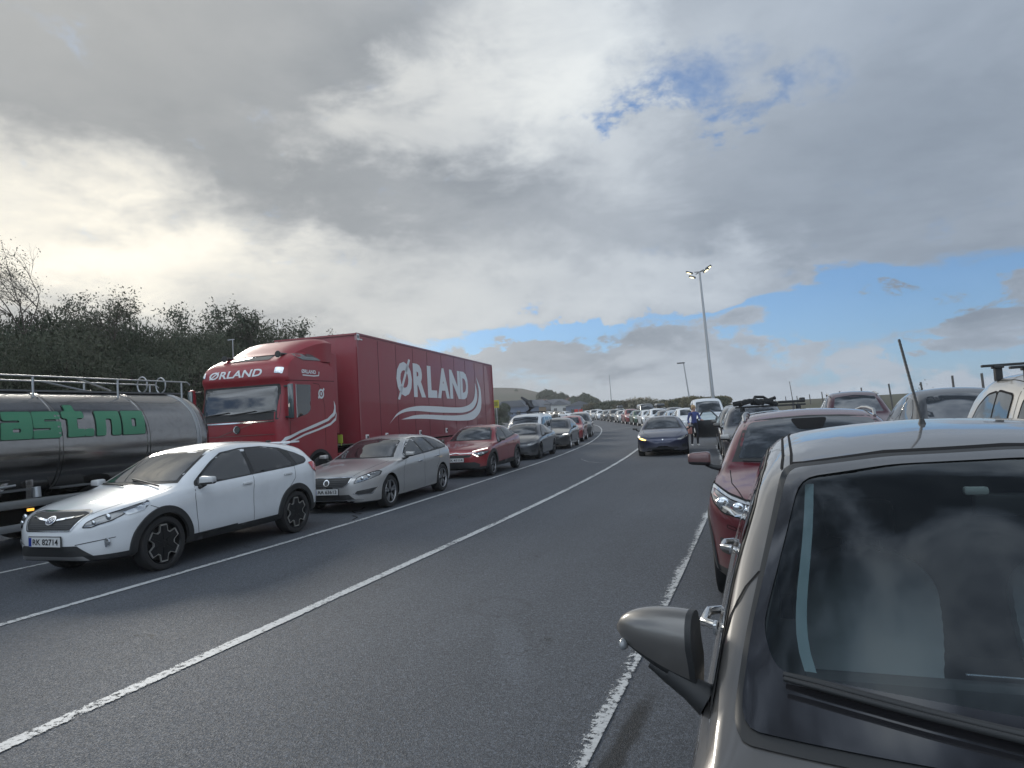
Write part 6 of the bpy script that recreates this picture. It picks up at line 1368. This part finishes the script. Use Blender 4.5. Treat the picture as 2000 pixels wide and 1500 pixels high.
# ------------------------------------------------------------------ posts, lamps, signs
def poles():
    wood=mat('weathered post',(.10,.095,.09),.85); a=12; rng=random.Random(2)
    Ys=[33.5,36.8,41,47,54.5,62,70,77,86,96,108,120,134]
    for i,Y in enumerate(Ys):
        X=12-.1*Y; z0=terrain(X,Y); m=MB().tube([(0,0,-.4),(0,0,2.50-z0+.08*math.sin(i*2.3))],.05,8); ln=.35 if i==0 else 0
        t=m.build('fence_post',wood); t.location=(X,Y,z0-.05); t.rotation_euler=(0,R(-3.0+rng.uniform(-1.5,1.5)),0); tag(t,'grey wooden post on the bank behind the parked cars','post',group='fence posts along the right bank')
    # twin headed lighting mast
    b=at(1393,782,56); g=terrain(b.x,b.y); lab='tall steel mast carrying a cluster of lit lamps above the queue'
    t=thing('lighting_mast',lab,'lamp post',(b.x,b.y,g)); tp=at(1366,531,56); top=Vector((tp.x-b.x,0,tp.z-g)); base=Vector((0,0,0)); slope=(tp.x-b.x)/(tp.z-b.z); foot=Vector((-slope*(b.z-g),0,0))
    MB().tube([foot,foot.lerp(top,.5),top],[.155,.12,.08],12).build('pole',steelp,t,60)
    for k,(dx,dy,dz) in enumerate(((-.78,-.1,.02),(.72,.1,.30),(-.62,.35,-.28),(.55,-.35,.0))):
        m=MB().tube([top,top+Vector((dx*.5,dy*.5,dz*.5))],.035,6); m.box(top+Vector((dx,dy,dz)),(.55,.36,.13),Matrix.Rotation(.35 if dx<0 else -.5,3,'Y'),.04); h=m.build('lamp_head',mat('lamp housing',(.06,.065,.07),.5),t,50)
        e=MB().ell(top+Vector((dx*1.05,dy-.05,dz-.06)),(.20,.15,.05),12,6,Matrix.Rotation(.35 if dx<0 else -.5,3,'Y')); e.build('lamp_glass',mat('lit lamp glass',(1,.9,.6),.3,0,0,.5,(1,.86,.50),2.6),h,60)
    # single street lamp further off, and a thin mast
    b=at(1346,790,118); g=terrain(b.x,b.y); tp=at(1335,709,118); t=thing('street_lamp','smaller unlit street lamp left of the tall lit mast','lamp post',(b.x,b.y,g)); q=Vector((tp.x-b.x,0,tp.z-g)); MB().tube([(.3,0,0),q],[.14,.09],8).build('pole',steelp,t,60); MB().box(q+Vector((-.45,0,.03)),(1.3,.4,.22),None,.06).build('lamp_head',mat('lamp housing',(.06,.065,.07),.5),t,50)
    b=at(1195,792,150); g=terrain(b.x,b.y); tp=at(1190,732,150); t=thing('thin_mast','thin grey mast on the skyline left of the queue bend','mast',(b.x,b.y,g)); q=Vector((tp.x-b.x,0,tp.z-g)); MB().tube([(0,0,0),q*.5,q],[.14,.10,.05],8).build('pole',steelp,t)
    b=at(1549,788,30); g=terrain(b.x,b.y); tp=at(1542,745,30); t=thing('thin_rod','thin rod thicker at its foot, rising behind the dark red car roof','rod',(b.x,b.y,g)); q=Vector((tp.x-b.x,0,tp.z-g)); k=Vector((0,0,b.z-g+.06)); MB().tube([(0,0,0),k,k+Vector((0,0,.02)),q],[.06,.05,.018,.010],8).build('pole',wood,t)
    # small poles on the skyline
    for i,(px,py,Y,lab) in enumerate(((1372,776,130,'thin pole on the skyline just left of the white high van'),(1250,785,170,'short pole in the scrub above the far queue'),(1311,779,150,'short pole left of the smaller street lamp'))):
        p=at(px,py,Y); g=terrain(p.x,p.y); m=MB().tube([(0,0,0),(-.1,0,p.z-g)],.10,6); o=m.build('thin_mast',steelp); o.location=(p.x,p.y,g); tag(o,lab,'mast')
    # yellow sign beside the trailer, seen behind it
    p=at(969,789,48); g=terrain(p.x,p.y); t=thing('yellow_sign','yellow rectangular sign at the rear corner of the red trailer','sign',(p.x,p.y,g)); MB().box((0,0,p.z-g),(.48,.03,.60),None,.01).build('board',mat('yellow board',(.42,.36,.03),.5),t); MB().box((0,-.02,p.z-g),(.28,.01,.34)).build('arrow_panel',mat('dull olive print',(.20,.19,.03),.5),t); MB().tube([(0,.04,0),(0,.04,p.z-g+.2)],.03,8).build('post',steelp,t)
    for px,lab in ((1125.5,'left of the two red boards over the far car roofs'),(1134.5,'right of the two red boards over the far car roofs')):
        p=at(px,803,88); g=terrain(p.x,p.y); t=thing('red_board',lab,'board',(p.x,p.y,g)); MB().box((0,0,p.z-g),(.50,.05,.50),None,.02).build('board',mat('red board',(.45,.03,.02),.5),t); MB().tube([(0,.05,0),(0,.05,p.z-g)],.04,8).build('post',steelp,t)
poles()
def machine():
    a=at(1018,776,46); b=at(1033,786,46); c=at(1036,795,46); d=at(1031,806,46); e=at(1046,818,46); g=terrain(e.x,e.y); dk=mat('dark machine paint',(.02,.022,.028),.5)
    t=thing('loading_machine','dark machine with a raised jib standing right of the white van','machine',(e.x,e.y,g)); o=Vector((e.x,e.y,g))
    MB().tube([a-o,b-o],[.08,.16],8).build('jib',dk,t); MB().tube([b-o,c-o+Vector((.1,0,0)),d-o],[.20,.24,.16],8).box(b-o,(.45,.3,.35),None,.06).build('boom',dk,t,50)
    MB().tube([d-o,(d-o).lerp(e-o,.5),Vector((0,0,e.z-g))],[.18,.25,.35],8).build('arm',dk,t,50)
    MB().box((.45,.3,.75),(2.0,2.6,.9),None,.12).box((.7,.3,1.3),(1.1,1.4,.5),None,.1).build('chassis',mat('rusty brown black',(.03,.022,.018),.7),t,50)
    for x in(-.3,1.2): MB().lathe([(.001,.15),(.42,.15),(.45,.1),(.45,-.1),(.42,-.15),(.001,-.15)],20,'Y',(x,-.9,.42)).build('wheel',rubber,t,40)
machine()

# ------------------------------------------------------------------ far queue
def far_queue():
    blue=paint('pale blue paint',(.25,.33,.42)); green=paint('dark green paint',(.02,.07,.035))
    protos={}
    def get(kind,key,p):
        if kind not in protos: protos[kind]=generic(kind,p,'far','x','g')
        return protos[kind].root,protos[kind]
    seen={}
    def put(px,Y,kind,p,label,grp,th=None,dz=0):
        first=kind not in seen
        names={'hatch':('hatchback_car','car'),'suv':('suv_car','car'),'wagon':('station_wagon','car'),'van':('van','van')}
        if first:
            c=generic(kind,p,names[kind][0],label,grp,False,2.1 if kind=='van' else None,names[kind][1]); seen[kind]=c; root=c.root; body=c.body; L=c.L; ax=c.axles[0]
        else:
            c=seen[kind]; root=c.root.copy(); link(root); L=c.L; ax=c.axles[0]; root.name=names[kind][0]
            for ch in c.root.children:
                o=ch.copy(); link(o); o.parent=root
                for g2 in ch.children: q=g2.copy(); link(q); q.parent=o
                if ch==c.body: body=o
            tag(root,label,names[kind][1],grp)
        body.material_slots[0].link='OBJECT'; body.material_slots[0].material=p
        pos=at(px,800,Y); X=pos.x; z=gz(X,Y)+dz; d=Vector((-math.sin(th),math.cos(th),0)); root.location=Vector((X,Y,z))+d*(L/2-ax); root.rotation_euler=(0,0,math.pi/2+th)
    W,S_,G,D,K,Rr,B=white,silver,graphite,darkgrey,blackp,redp,blue
    G1='front row of the far queue rounding the bend'; G2='second row of the far queue'; G3='cars at the far left end of the queue'
    rows=[(1349,45,'suv',W,'white sport utility car half hidden by the standing person'),(1327,49,'wagon',B,'pale blue estate car behind the blue sedan roof, right end'),(1308,53,'hatch',G,'grey hatchback behind the middle of the blue sedan roof'),(1290,57,'suv',W,'white sport utility car with dark windscreen above the blue sedan bonnet'),(1271,62,'hatch',W,'white hatchback at the upper left corner of the blue sedan roof'),
      (1253,67,'hatch',green,'dark green hatchback with a pale bonnet just left of the blue sedan'),(1236,72.5,'suv',Rr,'bright red sport utility car in the far front row'),(1219,79,'hatch',S_,'silver hatchback left of the bright red car in the far row'),(1204,86,'suv',K,'black car left of the silver hatchback in the far row'),(1190,93,'wagon',D,'dark estate car in the middle of the far row'),(1176,101,'hatch',W,'white hatchback near the left end of the far row'),
      (1163,109,'suv',S_,'silver sport utility car second from the left end of the far row'),(1151,117,'wagon',W,'white estate car at the left end of the far row')]
    for i,(px,Y,k,p,l) in enumerate(rows): put(px,Y,k,p,l,G1,.16+.009*(i+3)+.10)
    rows=[(1394,41,'hatch',G,'grey car roof right of the standing person and behind the open door'),(1324,61,'suv',D,'dark car in the second far row under the smaller street lamp'),(1294,70,'suv',K,'black car with a rounded roof box in the second far row'),(1266,79,'van',D,'dark grey van tallest in the second far row'),(1238,88,'hatch',W,'white hatchback behind the bright red car'),(1213,98,'suv',W,'white car with a dark roof box in the second far row'),(1190,108,'hatch',D,'dark hatchback in the second far row'),(1170,118,'suv',W,'white car behind the left end of the far front row')]
    for i,(px,Y,k,p,l) in enumerate(rows): put(px,Y,k,p,l,G2,.30+.01*i)
    for px,Y,dx in ((1294,70,0),(1213,98,0)):
        p=at(px,800,Y); t=MB(); z=gz(p.x,Y)+1.70; rot=Matrix.Rotation(.3,3,'Z'); t.box((0,0,.17),(.85,1.8,.34),rot,.13); o=t.build('roof_box',mat('roof box grey',(.05,.055,.06),.3,0,.5),None,60); o.location=(p.x-.6,Y+2.1,z); tag(o,'dark roof box on a black car in the second far row' if px==1294 else 'roof box on a white car further left in the second far row','roof box')
    rows=[(1113,131,'hatch',W,'white hatchback first right of the distant left group'),(1103,134,'suv',D,'dark car beside a white hatchback in the distant left group'),(1093,137,'hatch',S_,'silver hatchback in the middle of the distant left group'),(1082,140,'suv',W,'white sport utility car in the middle of the distant left group'),(1071,143,'wagon',G,'grey estate car in the distant left group'),(1061,146,'hatch',W,'white hatchback right of the raised machine arm'),(1048,149,'suv',S_,'silver car at the left end of the distant left group')]
    for i,(px,Y,k,p,l) in enumerate(rows): put(px,Y,k,p,l,G3,.9)
far_queue()

# ------------------------------------------------------------------ the standing person
def person():
    t=thing('person','person with fair tied up hair and blue top standing by the open black door','person',(-3.02,29.9,.0),R(-60))
    t.location.z=gz(-3.0,29.9)
    # body: skeleton grown with the skin modifier; faces local +x (towards the car)
    J={'pel':(0,0,.95),'wst':(.0,0,1.10),'chs':(.03,0,1.30),'nb':(.03,0,1.47),'nk':(.05,0,1.54),'hd':(.07,0,1.63),'ht':(.07,0,1.74),
       'hl':(0,.09,.90),'kl':(.03,.11,.50),'al':(-.02,.12,.09),'fl':(.13,.13,.04),'hr':(0,-.09,.90),'kr':(-.02,-.11,.50),'ar':(-.09,-.12,.09),'fr':(.06,-.13,.04),
       'sl':(.02,.19,1.42),'el':(.10,.25,1.16),'wl':(.32,.21,1.13),'gl':(.40,.20,1.14),'sr':(.02,-.19,1.42),'er':(-.06,-.25,1.15),'wr':(.10,-.25,.95),'gr':(.14,-.25,.88)}
    E_=[('pel','wst'),('wst','chs'),('chs','nb'),('nb','nk'),('nk','hd'),('hd','ht'),('pel','hl'),('hl','kl'),('kl','al'),('al','fl'),('pel','hr'),('hr','kr'),('kr','ar'),('ar','fr'),('nb','sl'),('sl','el'),('el','wl'),('wl','gl'),('nb','sr'),('sr','er'),('er','wr'),('wr','gr')]
    rad={'pel':(.145,.13),'wst':(.115,.105),'chs':(.14,.12),'nb':(.085,.08),'nk':(.052,.052),'hd':(.085,.095),'ht':(.06,.07),'hl':(.09,.09),'kl':(.062,.062),'al':(.042,.042),'fl':(.035,.03),'hr':(.09,.09),'kr':(.062,.062),'ar':(.042,.042),'fr':(.035,.03),'sl':(.062,.06),'el':(.043,.043),'wl':(.028,.03),'gl':(.03,.018),'sr':(.062,.06),'er':(.043,.043),'wr':(.028,.03),'gr':(.03,.018)}
    def skin(name,J,E_,rad,m,parent,rootk,lv=2):
        ks=list(J); me=bpy.data.meshes.new(name); me.from_pydata([J[k] for k in ks],[(ks.index(a),ks.index(b)) for a,b in E_],[]); o=bpy.data.objects.new(name,me); link(o)
        md=o.modifiers.new('s','SKIN'); sv=me.skin_vertices[0].data
        for i,k in enumerate(ks): sv[i].radius=rad[k]; sv[i].use_root=(k==rootk)
        o.modifiers.new('d','SUBSURF').levels=lv; dg=bpy.context.evaluated_depsgraph_get(); dg.update(); nm=bpy.data.meshes.new_from_object(o.evaluated_get(dg)); bpy.data.objects.remove(o)
        nm.materials.clear()
        for q in m: nm.materials.append(q)
        o=bpy.data.objects.new(name,nm); link(o); o.parent=parent
        for p in nm.polygons: p.use_smooth=True
        return o
    skinm=mat('skin',(.42,.26,.20),.6); top=mat('blue top',(.05,.07,.20),.85); trous=mat('dark trousers',(.012,.014,.022),.85); shoe=mat('white shoe',(.5,.5,.5),.6); hairm=mat('fair hair',(.30,.19,.09),.6)
    b=skin('body',J,E_,rad,[skinm,top,trous,shoe],t,'pel')
    for p in b.data.polygons:
        c=p.center
        if c.z<.10: p.material_index=3
        elif c.z<1.02 and abs(c.y)<.21 and c.x<.2 : p.material_index=2
        elif c.z<1.49 and not (c.x>.22 or (c.z<1.02)): p.material_index=1
        else: p.material_index=0
    for sy,(gx,gy,gz_) in ((1,J['gl']),(-1,J['gr'])):
        d=Vector((1,0,-.2)).normalized() if sy>0 else Vector((.35,0,-1)).normalized(); s_=Vector((0,1,0)); dn=d.cross(s_)
        fj={'p':tuple(Vector((gx,gy,gz_))-d*.02)};fe=[];fr={'p':(.030,.016)}
        for i,(o,L) in enumerate(((-.030,.062),(-.010,.075),(.010,.070),(.028,.055))):
            p=Vector((gx,gy,gz_))+s_*o+d*.03; q=p+d*L*.5+dn*.008*sy; r_=q+(d*.6+dn*.8*(-1)).normalized()*L*.5
            fj[f'a{i}'],fj[f'b{i}'],fj[f'c{i}']=tuple(p),tuple(q),tuple(r_); fe+=[('p',f'a{i}'),(f'a{i}',f'b{i}'),(f'b{i}',f'c{i}')]; fr.update({f'a{i}':(.010,.010),f'b{i}':(.009,.009),f'c{i}':(.0075,.0075)})
        p=Vector((gx,gy,gz_))-d*.0; q=p+(s_*sy*-.9+d*.6).normalized()*.045; r_=q+d*.03; fj['t0'],fj['t1']=tuple(q),tuple(r_); fe+=[('p','t0'),('t0','t1')]; fr.update({'t0':(.011,.011),'t1':(.009,.009)})
        skin('hand',fj,fe,fr,[skinm],b,'p',1)
    h=MB().ell((.045,0,1.685),(.105,.095,.115),16,12).ell((-.06,0,1.76),(.055,.055,.055),12,8).ell((-.055,0,1.66),(.05,.07,.09),12,8); h.build('hair',hairm,b,60)
    f=MB()
    for s_ in(-1,1): f.ell((.150,s_*.034,1.655),(.010,.013,.008),8,6)
    f.build('eyes',plastic,b,60); MB().tube([(.150,0,1.655),(.172,0,1.628),(.155,0,1.618)],[.010,.013,.010],8).build('nose',skinm,b,60); MB().box((.150,0,1.592),(.012,.045,.010),None,.004).build('mouth',mat('lips',(.35,.12,.10),.6),b); MB().ell((.06,.088,1.645),(.022,.010,.03),8,6).ell((.06,-.088,1.645),(.022,.010,.03),8,6).build('ears',skinm,b,60)
    bag=MB().box((.16,-.30,.72),(.30,.13,.34),None,.04); q=bag.build('shoulder_bag',mat('pinkish brown leather',(.30,.13,.11),.6),None,60); q.location=t.location; q.rotation_euler=t.rotation_euler; tag(q,'pinkish brown bag hanging from the hand of the standing person','bag')
    MB().tube([(.04,-.30,.88),(.10,-.28,.98),(.20,-.28,.97),(.28,-.30,.88)],.010,6).build('strap',mat('pinkish brown leather',(.3,.13,.11),.6),q)
person()

# ------------------------------------------------------------------ damp air over the whole place
def haze():
    b=MB().box((-60,190,6.6),(760,640,15.6)); m=bpy.data.materials.new('haze'); m.use_nodes=True; nt=m.node_tree; nt.nodes.clear(); k=NT(nt)
    o=k.n('ShaderNodeOutputMaterial'); v=k.n('ShaderNodeVolumePrincipled'); v.inputs['Color'].default_value=(.93,.96,1,1); v.inputs['Density'].default_value=HAZE; v.inputs['Anisotropy'].default_value=.45; k.lk(v.outputs[0],o.inputs[1])
    tag(b.build('haze',m),kind='stuff')
HAZE=.0006
haze()
